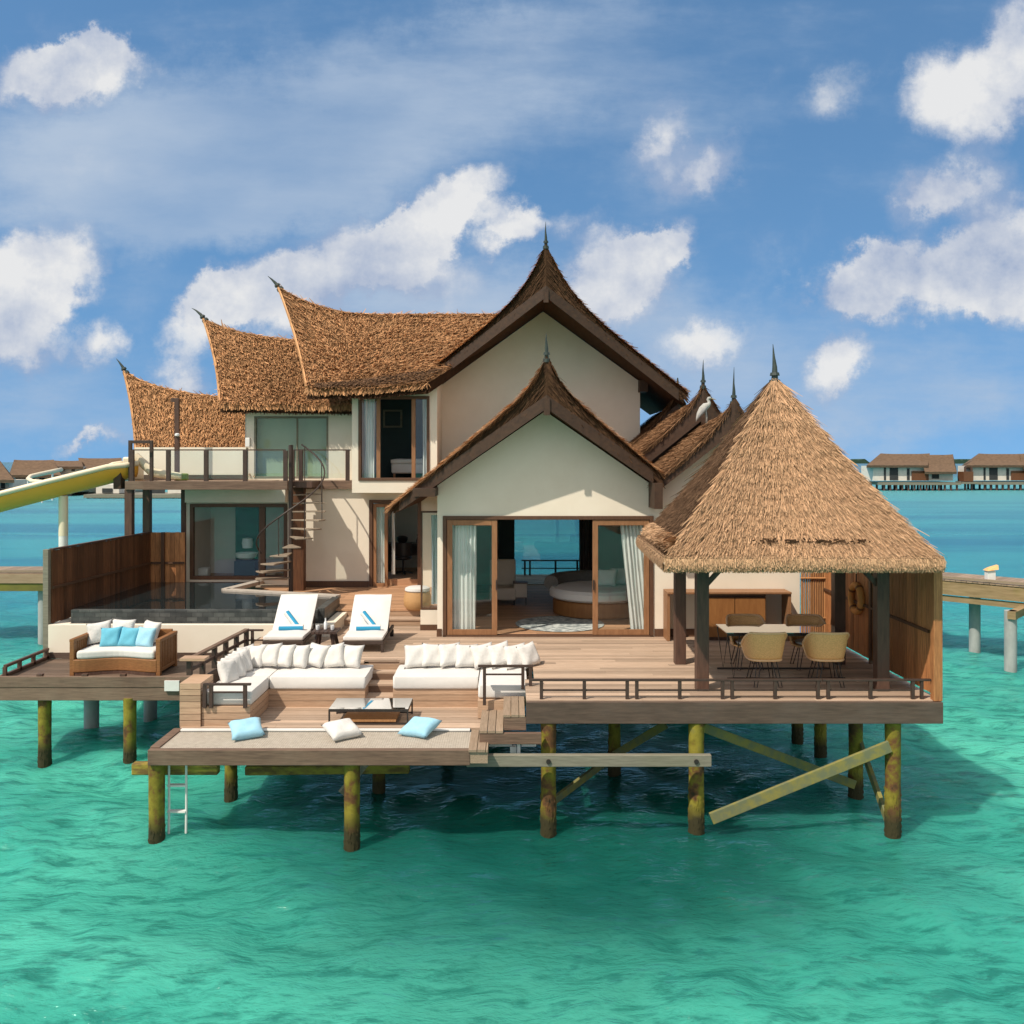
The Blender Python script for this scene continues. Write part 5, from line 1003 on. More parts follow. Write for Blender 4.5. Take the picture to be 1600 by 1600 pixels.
def sofas():
    s = thing('sectional_sofa', 'white L shaped sectional sofa built in at the left side of the sunken lounge', 'sofa', (-3.6, 15.3, 1.75))
    x = X(392, 14.1)
    cushion('seat_cushion', (-4.78, x, 14.13, 15.14, 1.75, 1.965), fabric, s); cushion('seat_cushion', (x + .01, X(571, 15.15), 15.12, 16.06, 1.75, 1.955), fabric, s); cushion('seat_cushion', (-4.78, x, 15.15, 16.06, 1.75, 1.96), fabric, s)
    t = thing('sectional_sofa', 'white L shaped sectional sofa to the right of the sunken steps', 'sofa', (-.8, 15.3, 1.75))
    x = X(749, 15.1)
    cushion('seat_cushion', (X(614, 15.15), x - .02, 15.12, 16.06, 1.75, 1.955), fabric, t); cushion('seat_cushion', (x, .24, 14.55, 15.6, 1.75, 1.955), fabric, t); cushion('seat_cushion', (x, .24, 15.61, 16.06, 1.75, 1.96), fabric, t)
    ordn = ['first', 'second', 'third', 'fourth', 'fifth', 'sixth', 'seventh', 'eighth']
    for i, px in enumerate((549, 521, 494, 467, 443, 420, 398)):
        pillow(f'white pillow leaning on the left sofa back, {ordn[i]} from the steps', (X(px, 15.75), 15.76 - .01 * (i % 2), 2.165 + .012 * (i % 3)), (.42, .42, .17), fabric_pillow, (R(-24 + random.uniform(-8, 6)), R(random.uniform(-14, 14)), R(-16 + random.uniform(-14, 14))), 'white pillows on the left sofa', i)
    for i in range(6):
        y = 14.75 + .2 * i
        pillow(f'white pillow in the row along the left sofa arm, {ordn[i]} from the front', (-4.60 + .02 * (i % 2), y, 2.13 + .02 * (i % 2)), (.42, .42, .16), fabric_pillow, (R(-22), R(random.uniform(-10, 10)), R(62 + random.uniform(-8, 8))), 'white pillows along the left sofa arm', i)
    for i, px in enumerate((650, 677, 703, 729, 755, 781, 806, 826)):
        pillow(f'white pillow leaning on the right sofa back, {ordn[i]} from the steps', (X(px, 15.75), 15.76 + .02 * (i % 2), 2.17 + .012 * (i % 3)), (.42, .42, .17), fabric_pillow, (R(-22 - 3 * (i % 3)), R(random.uniform(-9, 9)), R(20 + random.uniform(-9, 9) + (25 if i == 7 else 0))), 'white pillows on the right sofa', i)
    pillow('pale blue pillow lying on the net near the left sofa end', (X(383, 13.55), 13.62, 1.54), (.50, .46, .17), fabric_pale, (R(-72), R(0), R(28)), 'pillows lying on the net', 0)
    pillow('white pillow lying on the net in front of the coffee table', (X(533, 13.5), 13.58, 1.54), (.50, .44, .17), fabric_pillow, (R(-72), R(0), R(35)), 'pillows lying on the net', 1)
    pillow('pale blue pillow lying on the net to the right of the coffee table', (X(656, 13.7), 13.70, 1.54), (.50, .44, .17), fabric_pale, (R(-70), R(0), R(-28)), 'pillows lying on the net', 2)
sofas()
def coffee_table():
    x0, x1, y0, y1, z = X(513, 14.1), X(638, 14.1), 14.1, 14.76, 1.69
    t = thing('coffee_table', 'low coffee table with glass top and dark thin frame in the sunken lounge', 'coffee table', ((x0 + x1) / 2, 14.4, 1.45))
    f = frame_rect(MB(), 0, 0, 0, 0, 0, 0, 0) if False else MB()
    for y in (y0, y1 - .03): f.box(x0, x1, y, y + .03, z - .03, z)
    for x in (x0, x1 - .03): f.box(x, x + .03, y0 + .03, y1 - .03, z - .03, z)
    f.build('frame', metal_dark, t)
    for x in (x0, x1 - .025):
        for y in (y0, y1 - .025): MB().box(x, x + .025, y, y + .025, 1.45, z - .03).build('leg', metal_dark, t)
    MB().box(x0 + .005, x1 - .005, y0 + .005, y1 - .005, z + .002, z + .014).build('glass_top', glass_table, t)
    s = MB(); s.box(x0 + .2, x1 - .2, y0 + .05, y1 - .05, 1.49, 1.52); s.build('shelf', bamboo, t); s = MB()
    for y in (y0, y1 - .025): s.box(x0 + .025, x1 - .025, y, y + .02, 1.465, 1.485)
    s.build('stretcher', metal_dark, t)
coffee_table()
def loungers():
    r = thing('sun_lounger', 'white sun lounger with raised back on the left, beside the pool wall', 'sun lounger', (0, 0, 0), 'sun loungers on the deck')
    WL[r.name] = (0, 0, 0); w = .38
    f = MB(); f.box(-w, w, 0, .05, .15, .21); f.box(-w, -w + .05, .05, 1.75, .15, .21); f.box(w - .05, w, .05, 1.75, .15, .21); f.box(-w + .05, w - .05, 1.2, 1.25, .15, .21); f.build('frame', metal_rust, r, local=True, bevel=.006)
    for x in (-w, w - .05):
        MB().box(x, x + .05, 0, .05, 0, .15).build('leg', metal_rust, r, local=True); MB().box(x, x + .05, 1.55, 1.6, 0.05, .15).build('leg', metal_rust, r, local=True)
        MB().cyl((x - .01, 1.58, .07), (x + .06, 1.58, .07), .07, n=16).build('wheel', metal_dark, r, local=True, smooth=True)
    cushion('mattress', (-w + .01, w - .01, .0, .78, .215, .29), fabric, r, .03); WLo = None
    b = soft_box(MB(), -w + .01, w - .01, 0, .95, 0, .075, .03); a = R(38)
    b.v = [(x, .74 + y * math.cos(a) - (z) * math.sin(a), .225 + y * math.sin(a) + z * math.cos(a)) for x, y, z in b.v]
    o = b.build('back_mattress', fabric, r, local=True); o.modifiers.new('weld', 'WELD').merge_threshold = .003; bv = o.modifiers.new('bevel', 'BEVEL'); bv.width = .03; bv.segments = 3; bv.limit_method = 'ANGLE'; bv.angle_limit = R(50)
    o.data.polygons.foreach_set('use_smooth', [True] * len(o.data.polygons))
    f = MB(); f.beam((-w + .05, .76, .2), (-w + .05, 1.5, .775), .035); f.beam((w - .05, .76, .2), (w - .05, 1.5, .775), .035); f.beam((-w + .06, 1.3, .19), (-w + .06, 1.3, .60), .03); f.beam((w - .06, 1.3, .19), (w - .06, 1.3, .60), .03); f.build('back_support', metal_rust, r, local=True)
    r.location = (X(442, 16.88), 16.88, 2.0); r.rotation_euler = (0, 0, R(1))
    r2 = dup(r, (X(567, 16.85), 16.85, 2.0), R(1), 'white sun lounger with raised back on the right, next to the terrace steps')
    for (cx, cy, lab) in ((X(452, 17.3), 17.45, 'left'), (X(574, 17.3), 17.43, 'right')):
        for k in range(2):
            mb = MB(); n = 20; L2 = .23
            for sl in range(6):
                a0 = -L2 + 2 * L2 * sl / 6
                mb.tube([(a0, 0, 0), (a0 + L2 / 3, 0, 0)], .062, n, cap=sl in (0, 5))
            mb.mi = []
            for f in mb.f:
                if len(f) > 4: mb.mi.append(0)
                else: mb.mi.append(1 if ((f[0] % n) // 4) % 2 == k else 0)
            o = mb.build('rolled_towel', [fabric, towel_blue], None, local=True, smooth=True)
            w = o.modifiers.new('weld', 'WELD'); w.merge_threshold = .001
            if k == 0: o.location = (cx, cy, 2.355); o.rotation_euler = (.6, 0, R(4))
            else: o.location = (cx + .01, cy + .11, 2.46); o.rotation_mode = 'QUATERNION'; o.rotation_quaternion = Vector((-.62, .42, .62)).to_track_quat('X', 'Z')
            tag(o, ('blue striped white towel roll lying flat on the ' if k == 0 else 'blue striped towel roll propped on the backrest of the ') + lab + ' lounger', 'towel', 'rolled towels on the loungers')
    t = thing('side_table', 'small dark square side table between the two sun loungers', 'side table', (X(507, 17.0), 17.15, 2.0)); x, y = X(507, 17.0), 17.15
    p = MB(); planks_y(p, x - .24, x + .24, y - .24, y + .24, 2.37, .04, .08); p.build('tabletop', rail_wood, t)
    for sx in (-1, 1):
        for sy in (-1, 1): MB().beam((x + sx * .19, y + sy * .19, 2.0), (x + sx * .13, y + sy * .13, 2.33), .05).build('leg', rail_wood, t)
    b = MB().lathe((X(507, 17.1), 17.2, 2.372), [(.03, 0), (.032, .02), (.032, .12), (.014, .16), (.013, .20), (.016, .21)], 14).build('water_bottle', ceramic, None, smooth=True, loc=(X(507, 17.1), 17.2, 2.37)); tag(b, 'clear white bottle on the side table between the loungers', 'bottle')
    for px, lab in ((496, 'drinking glass on the side table, left of the bottle'), (519, 'drinking glass on the side table, right of the bottle')):
        b = MB().lathe((X(px, 17.1), 17.12, 2.372), [(.026, 0), (.032, .01), (.036, .09), (.033, .09), (.028, .015)], 14).build('drinking_glass', ceramic, None, smooth=True, loc=(X(px, 17.1), 17.12, 2.37)); tag(b, lab, 'glass')
loungers()
def daybed():
    cx, cy, z = X(194, 17.3), 17.35, 1.56
    t = thing('outdoor_daybed', 'brown woven daybed sofa with slatted arms and white cushion by the white wall', 'daybed', (cx, cy, z))
    W = .80
    def front(u): return cy - .42 - .14 * math.cos((u - .5) * 2 * math.pi) * -1 - .10 * math.sin(math.pi * u)
    n = 15; poly = [(cx - W + .02 + (2 * W - .04) * i / (n - 1), cy - .38 - .10 * math.cos(2 * math.pi * (i / (n - 1))) * .9) for i in range(n)] + [(cx + W - .02, cy + .42), (cx - W + .02, cy + .42)]
    MB().slab(poly, z + .06, z + .30).build('base', rattan_dark, t, bevel=.02, seg=3); MB().slab([(x * .96 + cx * .04, y * .96 + cy * .04) for x, y in poly], z, z + .06).build('plinth', dark_wood, t)
    pc = [(x * .93 + cx * .07, y * .93 + cy * .07 - .02) for x, y in poly]
    o = MB().slab(pc, z + .30, z + .46).build('seat_cushion', fabric, t, bevel=.05, seg=4)
    for sx in (-1, 1):
        x = cx + sx * W; a = MB()
        a.box(x - .045, x + .045, cy - .46, cy + .42, z + .62, z + .68); a.box(x - .04, x + .04, cy - .46, cy - .38, z, z + .62); a.box(x - .04, x + .04, cy + .34, cy + .42, z, z + .62); a.box(x - .03, x + .03, cy - .38, cy + .34, z + .06, z + .12)
        for k in range(9): a.box(x - .025, x + .025, cy - .35 + .077 * k, cy - .30 + .077 * k, z + .12, z + .62)
        a.build('arm', rattan_dark, t, bevel=.006)
    b = MB(); b.box(cx - W + .045, cx + W - .045, cy + .36, cy + .42, z + .30, z + .72); b.build('back', rattan_dark, t, bevel=.01)
    for px, m, lab, dy, yaw in ((171, fabric_blue, 'bright blue pillow on the daybed, leftmost of the three', -.02, 6), (200, fabric_blue, 'bright blue pillow in the middle of the daybed', -.01, -4), (226, fabric_pale, 'paler blue pillow on the daybed, rightmost of the three', -.03, -14)):
        pillow(lab, (X(px, 17.35), 17.42 + dy, z + .62), (.40, .40, .16), m, (R(-18), R(random.uniform(-6, 6)), R(yaw)), 'pillows on the daybed', px)
    for px, lab, yaw, dz in ((156, 'white pillow at the left end of the daybed behind the blue ones', 25, 0), (193, 'wide white pillow at the middle back of the daybed', 0, .05), (236, 'white pillow at the right end of the daybed', -32, .02)):
        pillow(lab, (X(px, 17.6), 17.58, z + .68 + dz), (.46, .42, .16), fabric_pillow, (R(-14), R(random.uniform(-6, 6)), R(yaw)), 'pillows on the daybed', px)
daybed()
def dining():
    x0, x1, y0, y1, z = 3.47, 5.42, 14.72, 15.5, 2.75
    t = thing('dining_table', 'dining table with pale glass top and thin black frame under the pavilion', 'dining table', ((x0 + x1) / 2, 15.1, 2))
    MB().box(x0, x1, y0, y1, z, z + .02).build('tabletop', glass_table, t, bevel=.004)
    f = MB()
    for y in (y0 + .01, y1 - .04): f.box(x0 + .02, x1 - .02, y, y + .03, z - .035, z - .003); f.box(x0 + .02, x1 - .02, y, y + .03, 2.01, 2.04)
    f.build('frame', metal_dark, t)
    for x, s in ((x0 + .02, 1), (x1 - .02, -1)):
        for y in (y0 + .025, y1 - .025): MB().tube([(x, y, z - .02), (x + .1 * s, y, 2.02), (x + .2 * s, y, z - .02)], .011, 6).build('leg', metal_dark, t)
    ch = thing('dining_chair', '', 'chair', (0, 0, 0), 'rattan chairs round the dining table'); WL[ch.name] = (0, 0, 0)
    top = lambda u: .86 - .24 * max(0, abs(u) - .42) ** 1.0 / .58
    def P(u, v):
        a = u * R(112); zt = top(u); q = v ** .8
        rx = .26 + .065 * q; ry = .22 + .09 * q
        sq = 1.0 / (abs(math.sin(a)) ** 3.2 + abs(math.cos(a)) ** 3.2) ** (1 / 3.2)
        return (rx * math.sin(a) * sq, -ry * math.cos(a) * sq + .02, .42 + (zt - .42) * v)
    s = MB().grid(lambda u, v: P(2 * u - 1, v), 29, 9); s.slab([P(-1 + 2 * i / 20, 0)[:2] for i in range(21)] + [(.2, .26), (-.2, .26)], .40, .425)
    o = s.build('shell', rattan, ch, smooth=True, local=True, angle=50); so = o.modifiers.new('thick', 'SOLIDIFY'); so.thickness = .012
    rim = [P(-1, k / 4) for k in range(0, 4)] + [P(-1 + 2 * i / 40, 1) for i in range(41)] + [P(1, 1 - k / 4) for k in range(1, 5)]
    MB().tube(rim, .019, 8).tube([P(-1 + 2 * i / 24, 0) for i in range(25)], .017, 8).build('rim', mat('rattan_rim', (.88, .55, .30), (.78, .47, .25), .6, freq=30, bump=.3), ch, smooth=True, local=True)
    MB().slab([(.2 * math.cos(a), .02 + .21 * math.sin(a)) for a in np.linspace(0, 2 * math.pi, 18)[:-1]], .427, .47).build('seat_pad', fabric, ch, bevel=.015, local=True)
    for sx in (-1, 1):
        for sy in (-1, 1): MB().tube([(sx * .15, sy * .15, .41), (sx * .22, sy * .24, .012), (sx * .17, sy * .24, .012), (sx * .08, sy * .15, .41)], .008, 6).build('leg', metal_dark, ch, local=True)
    ch.location = (X(1200, 14.22), 14.45, 2.0); ch['label'] = 'tan rattan dining chair seen from behind, left one in front of the table'
    dup(ch, (X(1298, 14.22), 14.45, 2.0), R(-3), 'tan rattan dining chair seen from behind, right one in front of the table')
    dup(ch, (X(1165, 15.7), 15.62, 2.0), R(180), 'rattan dining chair on the far side of the table, in front of the cabinet')
    dup(ch, (X(1258, 15.7), 15.62, 2.0), R(176), 'rattan dining chair on the far side of the table, in front of the bamboo door')
dining()
def bar_cabinet():
    y = 17.95; x0, x1 = X(1042, y), X(1236, y)
    t = thing('bar_cabinet', 'brown outdoor bar counter with two cabinet doors against the white wall', 'cabinet', ((x0 + x1) / 2, 18.15, 2))
    MB().box(x0, x1, y - .05, 18.38, 2.93, 2.97).build('counter_top', teak, t, bevel=.005)
    for x in (x0, x1 - .06): MB().box(x, x + .06, y - .02, 18.38, 2.0, 2.93).build('side_panel', teak, t, bevel=.004)
    a, b = X(1100, y), X(1197, y); m = (a + b) / 2
    c = MB(); c.box(a, b, y + .03, 18.38, 2.06, 2.87); c.build('body', teak_dark, t); MB().box(a + .01, b - .01, y + .06, 18.3, 2.0, 2.06).build('plinth', dark_wood, t)
    for p, q in ((a + .01, m - .008), (m + .008, b - .01)): MB().box(p, q, y + .005, y + .028, 2.08, 2.85).build('door', cabinet_wood, t, bevel=.004)
    MB().box(a, b, y + .02, y + .06, 2.88, 2.92).build('rail', teak_dark, t)
bar_cabinet()
# ------------------------------------------------------------------ things inside the rooms
def interiors():
    cx, cy = X(935, 21.2), 21.2
    t = thing('round_bed', 'round bed with brown wooden base and white mattress inside the lower room', 'bed', (cx, cy, 2.03))
    MB().lathe((cx, cy, 2.03), [(1.02, 0), (1.06, .03), (1.06, .33), (1.02, .36)], 48).build('base', teak_dark if False else cabinet_wood, t, smooth=True)
    MB().lathe((cx, cy, 2.40), [(1.06, 0), (1.14, .05), (1.14, .17), (1.08, .24), (.6, .26), (.01, .265)], 48).build('mattress', fabric, t, smooth=True)
    MB().tube([(cx + 1.1 * math.cos(a), cy + 1.1 * math.sin(a), 2.72) for a in np.linspace(R(60), R(178), 16)], .17, 10).build('bolster', grey_fabric, t, smooth=True)
    for k, (px, yy) in enumerate(((948, 21.0), (968, 21.3))): pillow(['blue grey pillow propped on the round bed behind the glass, left one', 'blue grey pillow propped on the round bed behind the glass, right one'][k], (X(px, yy), yy, 2.86), (.5, .42, .2), fabric_pillow, (R(-25), 0, R(-20)), 'pillows on the round bed', k)
    o = MB().lathe((X(875, 19.6), 19.7, 2.025), [(.95, 0), (.96, .012), (.01, .016)], 40).build('rug', rug_mat, None, smooth=True, loc=(X(875, 19.6), 19.7, 2.02)); tag(o, 'round grey and white patterned rug on the floor before the round bed', 'rug')
    x, y = X(787, 22.5), 22.5
    t = thing('armchair', 'beige upholstered armchair behind the left sliding door', 'armchair', (x, y, 2.03)); MB().box(x - .35, x + .3, y - .3, y + .3, 2.15, 2.45).build('seat', plaster_in, t, bevel=.05, seg=3); MB().box(x - .35, x + .3, y + .2, y + .38, 2.45, 3.1).build('backrest', plaster_in, t, bevel=.05, seg=3)
    for sx in (-.3, .22):
        for sy in (-.25, .28): MB().box(x + sx, x + sx + .05, y + sy, y + sy + .05, 2.03, 2.15).build('leg', metal_dark, t)
    x, y = X(813, 22.4), 22.4
    t = thing('bedside_table', 'small pale bedside table on thin legs inside the lower room', 'table', (x, y, 2.03)); MB().box(x - .16, x + .16, y - .16, y + .16, 2.22, 2.56).build('drawer_box', plaster_in, t, bevel=.01); MB().box(x - .18, x + .18, y - .18, y + .18, 2.562, 2.585).build('tabletop', teak_dark, t)
    for sx in (-.15, .13):
        for sy in (-.15, .13): MB().box(x + sx, x + sx + .02, y + sy, y + sy + .02, 2.03, 2.22).build('leg', metal_dark, t)
    # rear terrace seen through the room
    t = thing('rear_railing', 'dark railing on the rear terrace seen through the lower room', 'railing', (1.2, 28.5, 2)); y = 28.4
    for px in (820, 828, 868, 902): MB().box(X(px, y) - .03, X(px, y) + .03, y - .03, y + .03, 2.0, 2.44).build('post', metal_dark, t)
    MB().box(X(815, y), X(910, y), y - .03, y + .03, 2.44, 2.48).build('top_rail', metal_dark, t); MB().box(X(815, y), X(910, y), y - .015, y + .015, 2.2, 2.23).build('mid_rail', metal_dark, t)
    p = MB(); planks_x(p, -1.3, 5.6, 26.25, 28.6, 2.0); o = p.build('rear_terrace', deck_wood, None, loc=(2, 27, 2)); tag(o, 'timber terrace behind the lower room seen through its rear window', 'terrace')
    # middle bay: desk, chair, ottoman
    x, y = X(634, 25.6), 25.6
    t = thing('writing_desk', 'dark writing desk against the wall inside the middle doorway', 'desk', (x, y, 2.48)); MB().box(x - .5, x + .6, y - .25, y + .25, 3.2, 3.26).build('desktop', metal_dark, t); MB().box(x - .5, x + .6, y + .1, y + .25, 2.9, 3.2).build('drawer', metal_dark, t)
    for sx in (-.48, .54): MB().box(x + sx, x + sx + .05, y - .24, y + .24, 2.48, 3.2).build('leg', metal_dark, t)
    t = thing('office_chair', 'dark swivel chair in front of the writing desk', 'chair', (X(630, 24.8), 24.8, 2.48)); x, y = X(630, 24.8), 24.8
    MB().lathe((x, y, 2.88), [(.2, 0), (.24, .03), (.22, .09), (.01, .1)], 20).build('seat', metal_dark, t, smooth=True); MB().grid(lambda u, v: (x + .25 * math.sin((u - .5) * 2.6), y - .2 * math.cos((u - .5) * 2.6) + .05, 2.98 + .36 * v), 12, 5).build('backrest', metal_dark, t, smooth=True)
    MB().cyl((x, y, 2.55), (x, y, 2.88), .03).build('column', metal_dark, t); s = MB()
    for k in range(5): s.beam((x, y, 2.56), (x + .26 * math.cos(k * 1.257), y + .26 * math.sin(k * 1.257), 2.51), .035)
    s.build('base', metal_dark, t)
    x, y = X(637, 25.55), 25.55
    o = MB().lathe((x - .15, y, 3.26), [(.08, 0), (.14, .06), (.16, .16), (.09, .2), (.01, .2)], 16).build('desk_vase', metal_dark, None, smooth=True, loc=(x, y, 3.26)); tag(o, 'dark squat vase on the writing desk', 'vase')
    o = MB().lathe((x + .3, y, 3.26), [(.05, 0), (.07, .06), (.03, .18), (.05, .24), (.01, .25)], 14).build('desk_figurine', metal_dark, None, smooth=True, loc=(x + .3, y, 3.26)); tag(o, 'slim dark figurine at the right end of the writing desk', 'figurine')
    MB().box(-3.9, -1.8, 26.3, 26.4, 2.3, 4.9).build('interior_wall', plaster_in, villa)
    x, y = X(652, 20.0), 20.05
    t = thing('rattan_ottoman', 'round rattan ottoman with white cushion on the terrace before the middle doorway', 'ottoman', (x, y, 2.3))
    MB().lathe((x, y, 2.3), [(.24, 0), (.30, .08), (.31, .22), (.27, .38)], 28).build('base', mat('ottoman_rattan', (.58, .34, .15), (.45, .25, .10), .6, freq=60, bump=.6, bdist=.004), t, smooth=True); MB().lathe((x, y, 2.682), [(.25, 0), (.28, .03), (.27, .08), (.2, .11), (.01, .115)], 28).build('cushion', fabric, t, smooth=True)
    # upper bay bed
    x0, x1, y = X(612, 23.6), X(668, 23.6), 23.5
    t = thing('white_bed', 'white bed behind the glass of the upper bay window', 'bed', ((x0 + x1) / 2, y, 5.1)); zf = Z(751, 22.4) + .02
    cushion('mattress', (x0, x1, y, y + 1.2, zf + .14, zf + .38), fabric, t, .05); cushion('duvet', (x0 - .02, x1, y - .01, y + 1.2, zf + .385, zf + .5), fabric, t, .05)
    for xx in (x0 + .05, x1 - .1): MB().box(xx, xx + .05, y + .05, y + .1, zf, zf + .14).build('leg', teak, t)
    # left wing bathroom
    o = MB().lathe((X(385, 24.4), 24.4, 2.9), [(.12, 0), (.26, .08), (.30, .2), (.27, .2), (.1, .05)], 24).build('wash_basin', ceramic, None, smooth=True, loc=(X(385, 24.4), 24.4, 2.9)); tag(o, 'white round wash basin behind the ground floor glass wall', 'basin')
    o = MB().box(X(370, 24.4), X(402, 24.4), 24.15, 24.65, 2.48, 2.9).build('vanity_stand', teal_dark, None, bevel=.01, loc=(X(385, 24.8), 24.8, 2.48)); tag(o, 'dark vanity stand under the white round basin', 'vanity')
    o = MB().lathe((X(385, 24.6), 24.7, 3.33), [(.13, -.13), (.15, 0), (.13, .13), (.02, .15)], 20).build('vanity_lamp', ceramic, None, smooth=True, loc=(X(385, 25), 25.1, 3.3)); tag(o, 'round white globe above the wash basin behind the glass', 'globe')
    o = cushion('pouf', (X(309, 24), X(324, 24), 24, 24.3, 2.49, 2.72), fabric, None); tag(o, 'small white square stool on the floor behind the ground floor glass', 'stool')
interiors()
# ------------------------------------------------------------------ heron
def heron():
    x, y, z0 = X(1104, 19.6), 19.6, 6.30
    mb = MB(); P = lambda dx, dz, dy=0: (x + dx, y + dy, z0 + dz)
    body = [P(-.225, .10), P(-.20, .17), P(-.155, .26), P(-.09, .36), P(-.02, .435), P(.035, .465), P(.06, .50), P(.045, .545), P(.025, .575), P(.045, .605), P(.08, .61), P(.105, .60)]
    mb.tube(body, [.006, .03, .062, .082, .078, .055, .038, .030, .028, .034, .03, .014], 14)
    mb.tube([P(-.03, .36, .02), P(-.01, .2, .02), P(-.005, .02, .02)], [.022, .011, .010], 8); mb.tube([P(-.03, .36, -.03), P(.0, .2, -.03), P(.005, .02, -.03)], [.022, .011, .010], 8)
    for dy in (.02, -.03):
        for a in (-.5, 0, .5): mb.tube([P(0, .02, dy), P(.06 * math.cos(a), .008, dy + .06 * math.sin(a))], [.008, .004], 6)
    o = mb.build('heron', feather, None, smooth=True, loc=(x, y, z0), angle=180); tag(o, 'pale grey heron standing on the thatched roof ridge beside the pavilion', 'heron')
    MB().tube([P(.10, .60), P(.16, .585), P(.215, .565)], [.014, .009, .002], 8).build('bill', bill_mat, o, smooth=True)
    w = MB().tube([P(-.215, .12, -.03), P(-.15, .24, -.062), P(-.06, .36, -.07), P(.0, .42, -.05)], [.008, .035, .045, .02], 10); w.build('wing', mat('heron_wing', (.30, .30, .29), (.2, .2, .2), .8, freq=12), o, smooth=True, angle=180)
heron()
# ------------------------------------------------------------------ jetties
def jetties():
    t = thing('jetty', 'timber jetty running behind the dining deck out of the picture on the right', 'jetty', (13, 25, 2))
    a, b = Vector((10.5, 28.2, 0)), Vector((19, 19.8, 0)); d = (b - a).normalized(); n = Vector((-d.y, d.x, 0)); n = n if n.y > 0 else -n
    p = MB(); L = (b - a).length; k = 0
    while k < L: q = a + d * k; p.beam((q + n * .0 + Vector((0, 0, 2.13))), (q + n * 1.8 + Vector((0, 0, 2.13))), .14, .04); k += .15
    p.build('boards', deck_wood_cross, t); jw = mat('jetty_wood', (.36, .245, .13), (.22, .15, .07), .75, (1, 1, 8), 2, bump=.2, dirt=.5, dirt_col=(.22, .20, .03))
    w = MB(); w.beam(a + Vector((0, 0, 1.90)), b + Vector((0, 0, 1.90)), .08, .36); w.build('fascia', jw, t); w = MB(); w.beam(a + n * .05 + Vector((0, 0, 1.60)), b + n * .05 + Vector((0, 0, 1.60)), .08, .16); w.beam(a + n * 1.7 + Vector((0, 0, 1.7)), b + n * 1.7 + Vector((0, 0, 1.7)), .1, .4); w.build('under_beam', jw, t)
    w = MB(); w.beam(a + n * .03 + Vector((0, 0, 2.21)), b + n * .03 + Vector((0, 0, 2.21)), .10, .07); w.build('kerb', deck_wood_cross, t)
    def pile(px, dd, zt, lab): o = MB().cyl((0, 0, -2.5), (0, 0, zt), .155, n=20).build('concrete_pile', concrete, None, smooth=True, local=True); o.location = (X(px, dd), dd, 0); tag(o, lab, 'pile', 'concrete piles under the jetties')
    pile(1523, 26.4, 1.7, 'dark shaded concrete pile under the right jetty near the board screen'); pile(1579, 24.1, 1.6, 'pale concrete pile under the right jetty at the picture edge')
    MB().beam((X(1574, 24.1), 23.9, 1.5), (X(1574, 24.1) + 1.0, 25.0, 1.5), .2, .2).build('cross_head', jw, t)
    o = thing('bollard_lamp', 'white bollard lamp with tan cap on the right jetty', 'lamp', (X(1547, 25.3), 25.6, 2.2)); x = X(1547, 25.6)
    MB().box(x - .11, x + .11, 25.5, 25.7, 2.2, 2.48).build('body', white_paint, o, bevel=.01); MB().add([(x - .14, 25.46, 2.48), (x + .17, 25.46, 2.52), (x + .17, 25.74, 2.52), (x - .14, 25.74, 2.48), (x - .06, 25.54, 2.56), (x + .2, 25.54, 2.64), (x + .2, 25.66, 2.64), (x - .06, 25.66, 2.56)], [(0, 3, 2, 1), (4, 5, 6, 7), (0, 1, 5, 4), (1, 2, 6, 5), (2, 3, 7, 6), (3, 0, 4, 7)]).build('cap', rattan, o)
    t = thing('jetty', 'timber jetty with mossy edge running off to the left behind the fence', 'jetty', (-16, 28, 2)); y = 27.6
    planks_y(MB(), -28, -9.5, y, y + 1.8, 2.16, .04, .15).build('boards', deck_wood_cross, t); MB().box(-28, -9.5, y - .05, y - .002, 1.86, 2.14).build('fascia', mat('jetty_board', (.40, .28, .18), (.30, .2, .12), .75, (1, 1, 8), 2, bump=.2), t); MB().box(-28, -9.5, y - .02, y + .08, 1.62, 1.85).build('under_beam', mat('mossy_board', (.20, .18, .03), (.11, .10, .03), .8, (.6, 1, 1), 2, bump=.2), t)
    MB().box(-28, -9.5, y + .01, y + .10, 2.18, 2.25).build('kerb', deck_wood_cross, t)
    pile(68, 27.9, 1.7, 'pale concrete pile under the left jetty beside the fence post')
jetties()
